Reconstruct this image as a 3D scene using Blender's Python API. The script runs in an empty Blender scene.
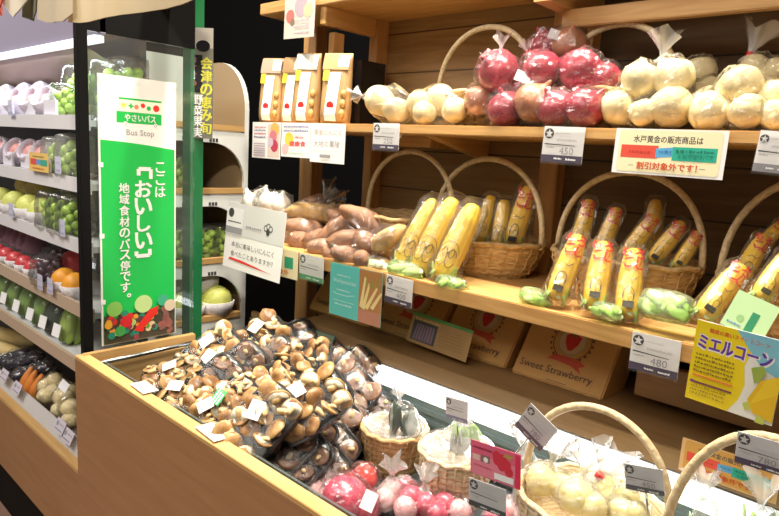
import bpy, bmesh, math, random
from mathutils import Vector, Matrix, Euler, noise

sc = bpy.context.scene
COL = sc.collection
rnd = random.Random(7)
V = Vector

# ------------------------------------------------------------------ camera
FPX, CX, CY, EYE = 620.0, 389.5, 258.0, V((0, 0, 1.37))
YAW, PITCH, ROLL = 0.733947, 0.166888, 0.059928
_cy, _sy, _cp, _sp = math.cos(YAW), math.sin(YAW), math.cos(PITCH), math.sin(PITCH)
_f = V((-_sy * _cp, _cy * _cp, -_sp)); _r0 = V((_cy, _sy, 0)); _u0 = _r0.cross(_f)
CR = math.cos(ROLL) * _r0 + math.sin(ROLL) * _u0
CU = -math.sin(ROLL) * _r0 + math.cos(ROLL) * _u0
CF = _f
cam = bpy.data.cameras.new('camera'); cam.sensor_width = 36; cam.lens = FPX * 36 / 779
cam.clip_start = 0.02
co = bpy.data.objects.new('camera', cam); COL.objects.link(co)
mw = Matrix.Identity(4)
for i in range(3):
    mw[i][0], mw[i][1], mw[i][2], mw[i][3] = CR[i], CU[i], -CF[i], EYE[i]
co.matrix_world = mw
sc.camera = co

def P(px, py, x=None, y=None, z=None):
    """the point of a real plane (x=, y= or z=) seen at a photo pixel: used to read places off the photo"""
    d = CR * ((px - CX) / FPX) - CU * ((py - CY) / FPX) + CF
    t = (x - EYE.x) / d.x if x is not None else ((y - EYE.y) / d.y if y is not None else (z - EYE.z) / d.z)
    return EYE + d * t

def depth(p): return (p - EYE).dot(CF)
def sz(pix, p): return pix * depth(p) / FPX          # metres covered by so many pixels at p

# ------------------------------------------------------------------ light
sc.view_settings.view_transform = 'Standard'; sc.view_settings.look = 'None'
sc.view_settings.exposure = 0.3; sc.view_settings.gamma = 1; sc.view_settings.use_curve_mapping = False
w = bpy.data.worlds.new('world'); sc.world = w; w.use_nodes = True
bg = w.node_tree.nodes['Background']; bg.inputs[0].default_value = (1.0, 0.90, 0.76, 1); bg.inputs[1].default_value = 0.13

def lamp(kind, name, loc, energy, color, aim=None, **kw):
    l = bpy.data.lights.new(name, kind); l.energy = energy; l.color = color
    for k, v in kw.items(): setattr(l, k, v)
    o = bpy.data.objects.new(name, l); COL.objects.link(o); o.location = loc
    if aim is not None: o.rotation_euler = (V(aim) - V(loc)).to_track_quat('-Z', 'Y').to_euler()
    return o
WARM = (1.0, 0.90, 0.75)
for i, lx in enumerate((-1.62, -1.15, -0.68, -0.2)):
    lamp('SPOT', 'track_or_fill_spotlight', (lx, 0.95, 2.75), 96, WARM, (lx + .02, 1.10, 1.2), spot_size=1.5, spot_blend=.7, shadow_soft_size=.035)
lamp('AREA', 'added_fill_panel', (-0.6, -1.2, 3.0), 33, (1, .93, .82), (-1.0, 1.0, 0.9), shape='RECTANGLE', size=2.4, size_y=1.2)  # unseen frontal fill from behind the camera, standing in for ceiling bounce
lamp('SPOT', 'track_or_fill_spotlight', (-0.35, 0.25, 2.35), 75, WARM, (-1.95, 1.10, 1.0), spot_size=.55, spot_blend=.5, shadow_soft_size=.05)  # unseen fill spot, added to brighten the cubby shelf
lamp('AREA', 'added_fill_panel', (-2.6, -0.5, 2.8), 30, (1, .95, .90), (-2.5, .75, .9), shape='RECTANGLE', size=1.2, size_y=.6)  # unseen panel added to brighten the lower shelves of the left case
lamp('AREA', 'multideck_tube_light', (-2.2, 0.68, 1.585), 2.6, (.92, .95, 1), (-2.2, .70, 0), shape='RECTANGLE', size=1.15, size_y=.04)
lamp('AREA', 'case_tube_light', (-0.55, 1.078, 0.826), 1.4, (.93, .98, 1), (-.55, .80, .70), shape='RECTANGLE', size=1.6, size_y=.035)

# ------------------------------------------------------------------ materials
MATS = {}
def _new(name):
    m = bpy.data.materials.new(name); m.use_nodes = True
    return m, m.node_tree, m.node_tree.nodes['Principled BSDF']
def mat(name, c, rough=.5, c2=None, scale=30, bump=0, metal=0, spec=.5, coat=0, stretch=(1, 1, 1), contrast=(.35, .65), sss=0):
    if name in MATS: return MATS[name]
    m, nt, b = _new(name)
    b.inputs['Base Color'].default_value = (*c, 1); b.inputs['Roughness'].default_value = rough
    b.inputs['Metallic'].default_value = metal; b.inputs['Specular IOR Level'].default_value = spec
    if coat: b.inputs['Coat Weight'].default_value = coat; b.inputs['Coat Roughness'].default_value = .12
    if sss:
        b.inputs['Subsurface Weight'].default_value = sss; b.inputs['Subsurface Radius'].default_value = (.01, .008, .004); b.inputs['Subsurface Scale'].default_value = .6
    if c2 is not None or bump:
        tc = nt.nodes.new('ShaderNodeTexCoord'); mp = nt.nodes.new('ShaderNodeMapping'); mp.inputs['Scale'].default_value = stretch
        nt.links.new(tc.outputs['Object'], mp.inputs[0])
        n = nt.nodes.new('ShaderNodeTexNoise'); n.inputs['Scale'].default_value = scale; n.inputs['Detail'].default_value = 4
        nt.links.new(mp.outputs[0], n.inputs['Vector'])
        if c2 is not None:
            r = nt.nodes.new('ShaderNodeValToRGB'); r.color_ramp.elements[0].position, r.color_ramp.elements[1].position = contrast
            r.color_ramp.elements[0].color = (*c, 1); r.color_ramp.elements[1].color = (*c2, 1)
            nt.links.new(n.outputs['Fac'], r.inputs[0]); nt.links.new(r.outputs[0], b.inputs['Base Color'])
        if bump:
            bp = nt.nodes.new('ShaderNodeBump'); bp.inputs['Strength'].default_value = bump; bp.inputs['Distance'].default_value = .004
            nt.links.new(n.outputs['Fac'], bp.inputs['Height']); nt.links.new(bp.outputs[0], b.inputs['Normal'])
    MATS[name] = m; return m
def wood(name, a, b_, rough=.45, along=0, scale=9, plank=0):
    """wood grain along axis 0/1/2, with optional plank seams across z"""
    if name in MATS: return MATS[name]
    m, nt, b = _new(name); N, L = nt.nodes, nt.links
    tc = N.new('ShaderNodeTexCoord'); mp = N.new('ShaderNodeMapping')
    s = [7.0, 7.0, 7.0]; s[along] = .55; mp.inputs['Scale'].default_value = s
    L.new(tc.outputs['Object'], mp.inputs[0])
    n = N.new('ShaderNodeTexNoise'); n.inputs['Scale'].default_value = scale; n.inputs['Detail'].default_value = 6; n.inputs['Distortion'].default_value = .8
    L.new(mp.outputs[0], n.inputs['Vector'])
    r = N.new('ShaderNodeValToRGB'); r.color_ramp.elements[0].position, r.color_ramp.elements[1].position = .3, .72
    r.color_ramp.elements[0].color = (*a, 1); r.color_ramp.elements[1].color = (*b_, 1)
    L.new(n.outputs['Fac'], r.inputs[0]); out = r.outputs[0]
    if plank:
        sp = N.new('ShaderNodeSeparateXYZ'); L.new(tc.outputs['Object'], sp.inputs[0])
        mod = N.new('ShaderNodeMath'); mod.operation = 'MODULO'; mod.inputs[1].default_value = plank
        L.new(sp.outputs['Z'], mod.inputs[0])
        lt = N.new('ShaderNodeMath'); lt.operation = 'LESS_THAN'; lt.inputs[1].default_value = .004
        L.new(mod.outputs[0], lt.inputs[0])
        mx = N.new('ShaderNodeMixRGB'); mx.inputs[2].default_value = (a[0] * .25, a[1] * .25, a[2] * .25, 1)
        L.new(lt.outputs[0], mx.inputs[0]); L.new(out, mx.inputs[1]); out = mx.outputs[0]
    L.new(out, b.inputs['Base Color']); b.inputs['Roughness'].default_value = rough
    bp = N.new('ShaderNodeBump'); bp.inputs['Strength'].default_value = .12; bp.inputs['Distance'].default_value = .002
    L.new(n.outputs['Fac'], bp.inputs['Height']); L.new(bp.outputs[0], b.inputs['Normal'])
    MATS[name] = m; return m
def clear(name, tint=(1, 1, 1), haze=.06, gloss=.10, rough=.12, bump=.5, scale=60):
    """thin plastic film or glass: see-through with a glossy skin and a little haze"""
    if name in MATS: return MATS[name]
    m = bpy.data.materials.new(name); m.use_nodes = True; nt = m.node_tree; N, L = nt.nodes, nt.links
    for n in list(N): N.remove(n)
    o = N.new('ShaderNodeOutputMaterial'); t = N.new('ShaderNodeBsdfTransparent'); t.inputs[0].default_value = (*tint, 1)
    d = N.new('ShaderNodeBsdfDiffuse'); d.inputs[0].default_value = (*tint, 1)
    g = N.new('ShaderNodeBsdfGlossy'); g.inputs['Roughness'].default_value = rough
    m1 = N.new('ShaderNodeMixShader'); m1.inputs[0].default_value = haze; L.new(t.outputs[0], m1.inputs[1]); L.new(d.outputs[0], m1.inputs[2])
    lw = N.new('ShaderNodeLayerWeight'); lw.inputs[0].default_value = .25
    ma = N.new('ShaderNodeMath'); ma.operation = 'MULTIPLY_ADD'; ma.inputs[1].default_value = .55; ma.inputs[2].default_value = gloss * .5
    L.new(lw.outputs['Fresnel'], ma.inputs[0]); ma.use_clamp = True
    m2 = N.new('ShaderNodeMixShader'); L.new(ma.outputs[0], m2.inputs[0]); L.new(m1.outputs[0], m2.inputs[1]); L.new(g.outputs[0], m2.inputs[2])
    if bump:
        tc = N.new('ShaderNodeTexCoord'); n = N.new('ShaderNodeTexNoise'); n.inputs['Scale'].default_value = scale; n.inputs['Detail'].default_value = 3; n.inputs['Distortion'].default_value = 1.5
        L.new(tc.outputs['Object'], n.inputs['Vector'])
        bp = N.new('ShaderNodeBump'); bp.inputs['Strength'].default_value = bump; bp.inputs['Distance'].default_value = .006
        L.new(n.outputs['Fac'], bp.inputs['Height']); L.new(bp.outputs[0], g.inputs['Normal'])
    L.new(m2.outputs[0], o.inputs[0]); MATS[name] = m; return m
def glow(name, c, s):
    if name in MATS: return MATS[name]
    m, nt, b = _new(name); b.inputs['Base Color'].default_value = (*c, 1)
    b.inputs['Emission Color'].default_value = (*c, 1); b.inputs['Emission Strength'].default_value = s
    MATS[name] = m; return m
def ink(c): return mat('ink_%02x%02x%02x' % tuple(int(min(1, v) * 255) for v in c), c, .45)

OAK = wood('oak', (.50, .27, .085), (.66, .40, .15)); OAKY = wood('oak_y', (.50, .27, .085), (.66, .40, .15), along=1); OAKZ = wood('oak_z', (.44, .23, .08), (.58, .33, .12), along=2)
PLANK = wood('plank', (.23, .13, .045), (.33, .20, .075), along=0, plank=.115, rough=.55)
BROWN = wood('ledge', (.21, .12, .048), (.26, .155, .065), rough=.5)
CASEW = wood('case_wood', (.33, .165, .068), (.39, .205, .09), rough=.4, scale=7)
RIMW = wood('rim_wood', (.56, .33, .12), (.68, .43, .17))
RIMY = wood('rim_wood_y', (.46, .27, .10), (.56, .35, .14), along=1)
BLACK = mat('black_matt', (.004, .004, .0045), .7, spec=.15); BLK2 = mat('black_gloss', (.012, .012, .014), .25)
WHITE = mat('white_enamel', (.80, .81, .80), .35); PAPER = mat('paper', (.86, .85, .84), .5); CREAMP = mat('cream_paper', (.85, .78, .50), .5)
STEEL = mat('steel', (.55, .56, .56), .25, metal=1); GREYM = mat('grey_metal', (.42, .45, .45), .4)
FILM = clear('film', haze=.022, gloss=.16, rough=.10, bump=.25, scale=60); FILMT = clear('film_tight', haze=.012, gloss=.07, bump=.2, scale=90); GLASS = clear('glass', tint=(.93, .97, .96), haze=.02, gloss=.04, rough=.02, bump=0)
FILMW = clear('film_white', haze=.13, gloss=.12); FILMG = clear('film_green', tint=(.85, .97, .72), haze=.12, gloss=.12)
SLEEVE = clear('card_sleeve', haze=.03, gloss=.05, bump=0)
TUFT = clear('film_tuft', haze=.28, gloss=.16)
WICK = mat('wicker', (.42, .26, .10), .55, (.68, .49, .24), 60, .6, stretch=(1, 1, 4)); WICKH = mat('wicker_handle', (.55, .42, .24), .55, (.72, .58, .36), 120, .7, stretch=(1, 1, 1))
WICKP = mat('wicker_pale', (.52, .38, .22), .55, (.78, .66, .44), 60, .6, stretch=(1, 1, 4))

# ------------------------------------------------------------------ mesh builder
class MB:
    def __init__(s): s.v, s.f, s.m, s.sm = [], [], [], []
    def add(s, vs, fs, m=0, M=None, smooth=True):
        o = len(s.v)
        s.v += [tuple(M @ V(v)) if M is not None else tuple(v) for v in vs]
        for f in fs: s.f.append([i + o for i in f]); s.m.append(m); s.sm.append(smooth)
        return s
    def box(s, a, b, m=0, M=None):
        (x0, y0, z0), (x1, y1, z1) = a, b
        vs = [(x0, y0, z0), (x1, y0, z0), (x1, y1, z0), (x0, y1, z0), (x0, y0, z1), (x1, y0, z1), (x1, y1, z1), (x0, y1, z1)]
        return s.add(vs, [(0, 3, 2, 1), (4, 5, 6, 7), (0, 1, 5, 4), (1, 2, 6, 5), (2, 3, 7, 6), (3, 0, 4, 7)], m, M, False)
    def tube(s, pts, r, n=8, m=0, M=None, flat=1.0):
        pts = [V(p) for p in pts]; k = len(pts); vs, fs = [], []
        t0 = (pts[1] - pts[0]).normalized(); up = V((0, 0, 1)) if abs(t0.z) < .9 else V((1, 0, 0))
        a = t0.cross(up).normalized()
        for i, p in enumerate(pts):
            t = (pts[min(i + 1, k - 1)] - pts[max(i - 1, 0)]).normalized()
            a = (a - t * a.dot(t)).normalized(); b = t.cross(a)
            ri = r[i] if isinstance(r, (list, tuple)) else r
            for j in range(n):
                w_ = 2 * math.pi * j / n; vs.append(p + a * (ri * math.cos(w_)) + b * (ri * flat * math.sin(w_)))
        for i in range(k - 1):
            for j in range(n): fs.append((i * n + j, i * n + (j + 1) % n, (i + 1) * n + (j + 1) % n, (i + 1) * n + j))
        fs.append(tuple(reversed(range(n)))); fs.append(tuple(range((k - 1) * n, k * n)))
        return s.add(vs, fs, m, M)
    def lathe(s, prof, n=16, m=0, M=None, sx=1, sy=1):
        vs, fs = [], []; k = len(prof)
        for (r, z) in prof:
            for j in range(n):
                w_ = 2 * math.pi * j / n; vs.append((r * sx * math.cos(w_), r * sy * math.sin(w_), z))
        for i in range(k - 1):
            for j in range(n): fs.append((i * n + j, i * n + (j + 1) % n, (i + 1) * n + (j + 1) % n, (i + 1) * n + j))
        if prof[0][0] > 1e-5: fs.append(tuple(reversed(range(n))))
        if prof[-1][0] > 1e-5: fs.append(tuple(range((k - 1) * n, k * n)))
        return s.add(vs, fs, m, M)
    def sph(s, fn, nu=16, nv=10, m=0, M=None):
        """closed surface: fn(unit direction) -> point"""
        vs, fs = [fn(V((0, 0, -1)))], []
        for i in range(1, nv):
            th = math.pi * i / nv
            for j in range(nu):
                w_ = 2 * math.pi * j / nu; vs.append(fn(V((math.sin(th) * math.cos(w_), math.sin(th) * math.sin(w_), -math.cos(th)))))
        vs.append(fn(V((0, 0, 1)))); last = len(vs) - 1
        for j in range(nu): fs.append((0, 1 + (j + 1) % nu, 1 + j))
        for i in range(nv - 2):
            for j in range(nu):
                a = 1 + i * nu + j; b = 1 + i * nu + (j + 1) % nu; fs.append((a, b, b + nu, a + nu))
        for j in range(nu): fs.append((last - nu + j, last - nu + (j + 1) % nu, last))
        return s.add(vs, fs, m, M)
    def ell(s, c, r, m=0, nu=14, nv=9, rot=None, amp=0, fr=20, seed=0, M=None):
        if isinstance(r, (int, float)): r = (r, r, r)
        R = Euler(rot).to_matrix() if rot else Matrix.Identity(3); c = V(c)
        def fn(d):
            k = 1 + (amp * noise.noise(d * fr + V((seed * 7.3, seed * 3.1, 0))) if amp else 0)
            return c + R @ V((d.x * r[0] * k, d.y * r[1] * k, d.z * r[2] * k))
        return s.sph(fn, nu, nv, m, M)
    def poly(s, pts, m=0, z=0.0):
        """flat shape in the card plane"""
        return s.add([(x, y, z) for x, y in pts], [tuple(range(len(pts)))], m, None, False)
    def build(s, name, mats, parent=None, loc=None, bevel=0):
        me = bpy.data.meshes.new(name); me.from_pydata(s.v, [], s.f)
        for mm in (mats if isinstance(mats, (list, tuple)) else [mats]): me.materials.append(mm)
        me.polygons.foreach_set('material_index', s.m); me.polygons.foreach_set('use_smooth', s.sm)
        if bevel:
            bm = bmesh.new(); bm.from_mesh(me); bmesh.ops.bevel(bm, geom=bm.edges[:], offset=bevel, segments=2, affect='EDGES', clamp_overlap=True); bm.to_mesh(me); bm.free()
        me.update()
        o = bpy.data.objects.new(name, me); COL.objects.link(o)
        if parent is not None: o.parent = parent
        if loc is not None: o.location = loc
        return o
def box(name, a, b, m, parent=None, bevel=0): return MB().box(a, b).build(name, m, parent, bevel=bevel)
def tag(o, label, cat, group=None, kind=None):
    o['label'] = label; o['category'] = cat
    if group: o['group'] = group
    if kind: o['kind'] = kind
    return o
def struct(o): o['kind'] = 'structure'; return o
def thing(name, label, cat, loc=(0, 0, 0), rot=None, group=None, M=None):
    o = bpy.data.objects.new(name, None); o.empty_display_size = .05; COL.objects.link(o); o.location = loc
    if rot: o.rotation_euler = rot
    if M is not None: o.matrix_world = M
    return tag(o, label, cat, group)
def inst(name, mesh, parent, loc=(0, 0, 0), rot=(0, 0, 0), s=1):
    o = bpy.data.objects.new(name, mesh); COL.objects.link(o); o.parent = parent; o.location = loc; o.rotation_euler = rot
    o.scale = (s, s, s) if isinstance(s, (int, float)) else s
    return o
ORD = 'first second third fourth fifth sixth seventh eighth ninth tenth eleventh twelfth'.split()

# ------------------------------------------------------------------ cards and lettering
_TXT = {}
def text_geo(body, bold=0):
    if bold > 0:
        vs, fs, tw, th = text_geo(body); q, g = [], []
        for dx, dy in ((-bold, -bold * .6), (bold, -bold * .6), (bold, bold * .6), (-bold, bold * .6)):
            o = len(q); q += [(x + dx, y + dy, len(q) / len(vs) * 2e-5) for x, y, _ in vs]; g += [tuple(i + o for i in f) for f in fs]
        return q, g, tw, th
    bold = 0; k = (body, bold)
    if k not in _TXT:
        c = bpy.data.curves.new('t', 'FONT'); c.body = body; c.resolution_u = 2; c.space_line = 1.05
        o = bpy.data.objects.new('t', c); COL.objects.link(o)
        dg = bpy.context.evaluated_depsgraph_get(); me = bpy.data.meshes.new_from_object(o.evaluated_get(dg))
        vs = [v.co.copy() for v in me.vertices]; fs = [tuple(p.vertices) for p in me.polygons]
        bpy.data.objects.remove(o); bpy.data.curves.remove(c); bpy.data.meshes.remove(me)
        xs = [v.x for v in vs] or [0]; ys = [v.y for v in vs] or [0]
        _TXT[k] = ([(v.x - min(xs), v.y - min(ys), 0) for v in vs], fs, max(xs) - min(xs), max(ys) - min(ys))
    return _TXT[k]
class Print:
    """marks printed on a card; x, y run 0..1 over its face; each part name becomes one child"""
    def __init__(s, card, w, h, z=.0009): s.c, s.w, s.h, s.z, s.d, s.n = card, w, h, z, {}, 0
    def _mb(s, part, m):
        mb, ms = s.d.setdefault(part, (MB(), []))
        if m not in ms: ms.append(m)
        s.n += 1
        return mb, ms.index(m), s.z + s.n * .00004
    def poly(s, pts, m, part='print'):
        mb, i, z = s._mb(part, m); mb.poly([(x * s.w - s.w / 2, y * s.h - s.h / 2) for x, y in pts], i, z); return s
    def rect(s, x0, y0, x1, y1, m, part='print'): return s.poly([(x0, y0), (x1, y0), (x1, y1), (x0, y1)], m, part)
    def disc(s, x, y, r, m, part='print', n=18, ky=1.0):
        """r is a share of the width"""
        a = s.w / s.h
        return s.poly([(x + r * math.cos(t * 2 * math.pi / n), y + r * a * ky * math.sin(t * 2 * math.pi / n)) for t in range(n)], m, part)
    def star(s, x, y, r, m, part='emblem', k=5, inner=.42):
        a = s.w / s.h; pts = []
        for t in range(2 * k):
            q = r if t % 2 == 0 else r * inner; w_ = math.pi / 2 + t * math.pi / k; pts.append((x + q * math.cos(w_), y + q * a * math.sin(w_)))
        return s.poly(pts, m, part)
    def line(s, pts, wd, m, part='print'):
        """a stroke wd (share of width) thick"""
        q = [V((x * s.w, y * s.h)) for x, y in pts]
        for a, b in zip(q, q[1:]):
            d = (b - a); nrm = V((-d.y, d.x)).normalized() * wd * s.w / 2
            s.poly([((p.x) / s.w, (p.y) / s.h) for p in (a - nrm, b - nrm, b + nrm, a + nrm)], m, part)
        return s
    def text(s, body, x, y, hh, m, wmax=None, bold=0, part='lettering', rot=0):
        """body with its lower-left at x, y; hh = letter height as share of card height; wmax = width as share of card width"""
        vs, fs, tw, th = text_geo(body, bold)
        if not vs: return s
        k = hh * s.h / th; kx = k if wmax is None else wmax * s.w / tw
        mb, i, z = s._mb(part + ('#%d' % s.n if part == 'lettering' else ''), m); s.n += 2; ca, sa = math.cos(rot), math.sin(rot); q = []
        for a, b, dz in vs:
            a, b = a * kx, b * k; q.append((x * s.w - s.w / 2 + a * ca - b * sa, y * s.h - s.h / 2 + a * sa + b * ca, z + dz))
        mb.add(q, fs, i, None, False); return s
    def vtext(s, body, x, y, hh, step, m, bold=0, part='lettering', wch=None):
        """vertical Japanese column: x centre, y top of the first letter"""
        for j, ch in enumerate(body):
            vs, fs, tw, th = text_geo(ch, bold)
            if ch in '。': s.text(ch, x + .02, y - j * step - hh * .45, hh * .4, m, None, bold, part); continue
            if ch in '『':
                s.line([(x - .06, y - j * step - hh * .75), (x - .06, y - j * step - hh * .35), (x + .10, y - j * step - hh * .35), (x + .10, y - j * step - hh * .95)], .05, m, part); continue
            if ch in '』':
                s.line([(x + .08, y - j * step), (x + .08, y - j * step - hh * .4), (x - .10, y - j * step - hh * .4), (x - .10, y - j * step - hh * .1)], .05, m, part); continue
            ww = min(hh * s.h * tw / th, hh * s.h * 1.05) / s.w; h2 = hh if th > .55 * tw else hh * th / tw
            s.text(ch, x - ww / 2, y - j * step - hh + (hh - h2) / 2, h2, m, ww, bold, part)
        return s
    def scrib(s, x0, x1, y, m, part='small_print', th=.03, seed=0):
        """a row of letters too small to read"""
        r = random.Random(seed); x = x0
        while x < x1:
            k = r.uniform(.010, .035); s.rect(x, y, min(x + k, x1), y + th * r.uniform(.6, 1), m, part); x += k + r.uniform(.006, .015)
        return s
    def done(s):
        for part, (mb, ms) in s.d.items(): mb.build(part.split('#')[0], ms, s.c)
        return s.c
def frame_y(tl, tr, bl, y, lean=0.0):
    """a hanging card facing the aisle (-Y): its upright frame from three photo corners on plane y"""
    a, b, c = P(*tl, y=y), P(*tr, y=y), P(*bl, y=y)
    u = (b - a); wd = u.length; u.normalize(); v = V((0, -1, 0)).cross(u).normalized() * 1.0
    v = u.cross(V((0, 1, 0))).normalized() if v.z < 0 else v
    hh = abs((c - a).dot(v)); n = u.cross(v)
    if lean:
        R = Matrix.Rotation(lean, 3, u); v, n = R @ v, R @ n
    o = a + u * wd / 2 - v * hh / 2
    M = Matrix(((u.x, v.x, n.x, o.x), (u.y, v.y, n.y, o.y), (u.z, v.z, n.z, o.z), (0, 0, 0, 1)))
    return M, wd, hh
def frame(o, u, v):
    u, v = V(u).normalized(), V(v); v = (v - u * v.dot(u)).normalized(); n = u.cross(v)
    return Matrix(((u.x, v.x, n.x, o[0]), (u.y, v.y, n.y, o[1]), (u.z, v.z, n.z, o[2]), (0, 0, 0, 1)))
def card(name, label, cat, M, wd, hh, m=PAPER, group=None, t=.0012):
    o = MB().box((-wd / 2, -hh / 2, -t / 2), (wd / 2, hh / 2, t / 2)).build(name, m)
    o.matrix_world = M; tag(o, label, cat, group); return o, Print(o, wd, hh, t / 2 + .0003)
DK = ink((.05, .05, .055)); GR = ink((.30, .30, .32)); LG = ink((.62, .62, .64)); PURP = ink((.07, .05, .105)); WI = ink((.85, .85, .85))
def price_tag(label, fr, price, band=PURP, base=PAPER, group='shelf price tags', small=True, seed=0, rod=0):
    M, wd, hh = fr; o, p = card('price_tag', label, 'price tag', M, wd, hh, base, group)
    p.rect(0, 0, 1, .20, band, 'band')
    p.disc(.14, .80, .115, DK, 'emblem').star(.14, .80, .10, base, 'emblem').line([(.07, .72), (.21, .72)], .02, base, 'emblem')
    p.poly([(.05, .52), (.05, .485), (.80, .47), (.80, .485)], DK, 'rule')
    p.scrib(.30, .66, .80, LG, th=.03, seed=seed).scrib(.34, .85, .60, LG, th=.07, seed=seed + 1).scrib(.08, .30, .40, GR, th=.03, seed=seed + 2)
    if price: p.text(price, .44, .235, .19, GR, .34, -.008)
    p.scrib(.33, .52, .08, WI, th=.05, seed=seed + 3).scrib(.62, .86, .07, WI, th=.06, seed=seed + 4)
    # clear plastic sleeve
    MB().add([(-wd * .52, -hh * .56, .0022), (wd * .52, -hh * .56, .0022), (wd * .52, hh * .52, .0022), (-wd * .52, hh * .52, .0022)], [(0, 1, 2, 3)], smooth=False).build('clear_sleeve', SLEEVE, o)
    if rod: MB().tube([(0, -hh * .45, -.002), (.002, -hh * .5 - rod, -.002)], .0016, 6).build('stand_rod', STEEL, o)
    return p.done()

# ------------------------------------------------------------------ produce helpers
def bag(root, blobs, film=FILM, grow=1.10, floor=None, nu=40, nv=26, crink=.07, seed=0, name='bag_film'):
    """loose clear bag around round contents [(centre, radius)] in the root's own frame"""
    c = sum((V(p) for p, r in blobs), V()) / len(blobs); B = [(V(p) - c, (r if isinstance(r, (int, float)) else sum(r) / 3) * grow) for p, r in blobs]
    dirs = []
    def rad(d):
        best = .3 * min(R for _, R in B)
        for q, R in B:
            b = d.dot(q); D = b * b - q.length_squared + R * R
            if D > 0: best = max(best, b + math.sqrt(D))
        return best
    tang = [V((1, .2, .1)), V((-.3, 1, .2)), V((.1, -.4, 1)), V((-1, -.3, .4)), V((.4, -1, -.3)), V((-.2, .3, -1))]
    def fn(d):
        rs = [rad(d)] + [rad((d + t.normalized() * .28).normalized()) for t in tang]
        r = max(rs[0], (.5 * max(rs) + .5 * sum(rs) / len(rs)))
        s = d * 3.0 + V((seed * 2.7, 0, seed)); r *= 1 + crink * noise.noise(s) + crink * .9 * (abs(noise.noise(s * 2.6)) - .3) + crink * .5 * (abs(noise.noise(s * 5.5)) - .3)
        r *= 1 + .030 * noise.noise(d * 9 + V((seed, seed * 2, 0))) + .022 * noise.noise(d * 19 + V((0, seed, 3)))
        p = c + d * r
        if floor is not None and p.z < floor: p.z = floor
        return p
    mb = MB().sph(fn, nu, nv); mb.sm = [False] * len(mb.f); mb.build(name, film, root)
def tuft(root, p, d, h, film=TUFT, tie=None, seed=0, spread=.55):
    """gathered bag neck: tie and flared crinkled film"""
    d = V(d).normalized(); a = d.orthogonal().normalized(); b = d.cross(a); p = V(p); vs, fs = [], []; n = 18
    for i, (t, r) in enumerate(((-.25, .30), (0, .09), (.25, .14), (.6, .32), (1, spread))):
        for j in range(n):
            w_ = 2 * math.pi * j / n; k = r * (1 + .45 * math.sin(5 * w_ + seed) * min(1, max(t, 0) + .15) + .25 * noise.noise(V((j * .9, t * 3, seed))))
            vs.append(p + d * (h * t * (1 + .22 * math.sin(3 * w_ + seed * 2) * max(t, 0))) + (a * math.cos(w_) + b * math.sin(w_)) * (h * k))
    for i in range(4):
        for j in range(n): fs.append((i * n + j, i * n + (j + 1) % n, (i + 1) * n + (j + 1) % n, (i + 1) * n + j))
    MB().add(vs, fs).build('bag_neck', film, root)
    if tie is not None: MB().tube([p - d * h * .06, p + d * h * .10], h * .13, 8).build('tie', tie, root)

ONION = mat('onion_skin', (.30, .018, .05), .25, (.50, .07, .09), 26, .1, stretch=(1, 1, .25), coat=.35)
ONION2 = mat('onion_brown', (.46, .17, .09), .3, (.58, .26, .13), 26, .1, stretch=(1, 1, .25), coat=.35)
POTATO = mat('potato_skin', (.76, .62, .32), .6, (.84, .73, .44), 18, .15)
SWEET = mat('sweet_potato_skin', (.27, .115, .06), .6, (.40, .21, .11), 28, .3)
SWEETY = mat('sweet_potato_pale', (.42, .24, .08), .6, (.52, .33, .13), 28, .3)
SCAR = mat('stem_scar', (.25, .15, .07), .7)
def onion_mb(r, seed=0):
    pr = [(0, -.98), (.25, -.95), (.62, -.74), (.92, -.35), (1.0, 0), (.93, .36), (.66, .70), (.34, .88), (.16, 1.02), (.09, 1.22), (.04, 1.32)]
    mb = MB(); mb.lathe([(a * r, b * r * .92) for a, b in pr], 18); return mb
_onions = {}
def onion(root, loc, r, rot=(0, 0, 0), m=None):
    k = 'a' if m is None else 'b'
    if k not in _onions: _onions[k] = (onion_mb(1.0), )[0].build('onion', m or ONION)
    if _onions[k].parent is None and not _onions[k].get('used'):
        o = _onions[k]; o['used'] = 1; o.parent = root; o.location = loc; o.rotation_euler = rot; o.scale = (r, r, r); del o['used']; o['src'] = 1; del o['src']
        return o
    return inst('onion', _onions[k].data, root, loc, rot, r)

# ================================================================== SETTING
struct(box('floor', (-5, -2.5, -.05), (2.5, 3.2, 0), mat('floor_tile', (.30, .17, .12), .35, (.36, .22, .16), 5)))
struct(box('wall_back', (-5, 2.3, 0), (2.5, 2.4, 3.2), BLACK))

# ================================================================== WOODEN SHELF UNIT
YB, YM, YU, ZM, ZU = 1.45, 1.06, 1.15, 1.093, 1.441
XL, XR = -1.62, .36
su = thing('wooden_shelf_unit', 'tall oak shelf unit with two produce shelves behind the chilled case', 'shelf unit')
box('top_board', (-1.67, 1.19, 1.765), (XR, YB, 1.798), OAK, su, .002)
box('upper_shelf', (XL, YU, ZU - .022), (XR, YB, ZU), OAK, su, .002)
box('lower_shelf', (XL, YM, ZM - .033), (XR, YB, ZM), OAK, su, .002)
box('back_panel', (-1.40, YB, .89), (-.76, YB + .02, 1.778), PLANK, su)
box('back_panel', (-.76, YB, .89), (XR, YB + .02, 1.778), wood('plank_shaded', (.10, .058, .02), (.16, .095, .035), along=0, plank=.115, rough=.55), su)  # same planks as the left bay, with the right bay's shade put into their colour
box('divider_post', (-.785, YB - .04, ZM), (-.735, YB, 1.765), OAKZ, su, .002)
box('rear_post', (-1.40, 1.40, .60), (-1.365, YB, 1.765), OAKZ, su, .002)
box('front_post', (-1.40, 1.235, ZU), (-1.375, 1.275, 1.70), OAKZ, su, .002)
box('side_rail', (-1.40, 1.20, 1.715), (-1.375, 1.41, 1.765), OAKY, su, .002)
box('side_post', (-1.70, 1.39, 0), (-1.635, 1.44, 1.80), OAKZ, su, .002)
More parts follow.
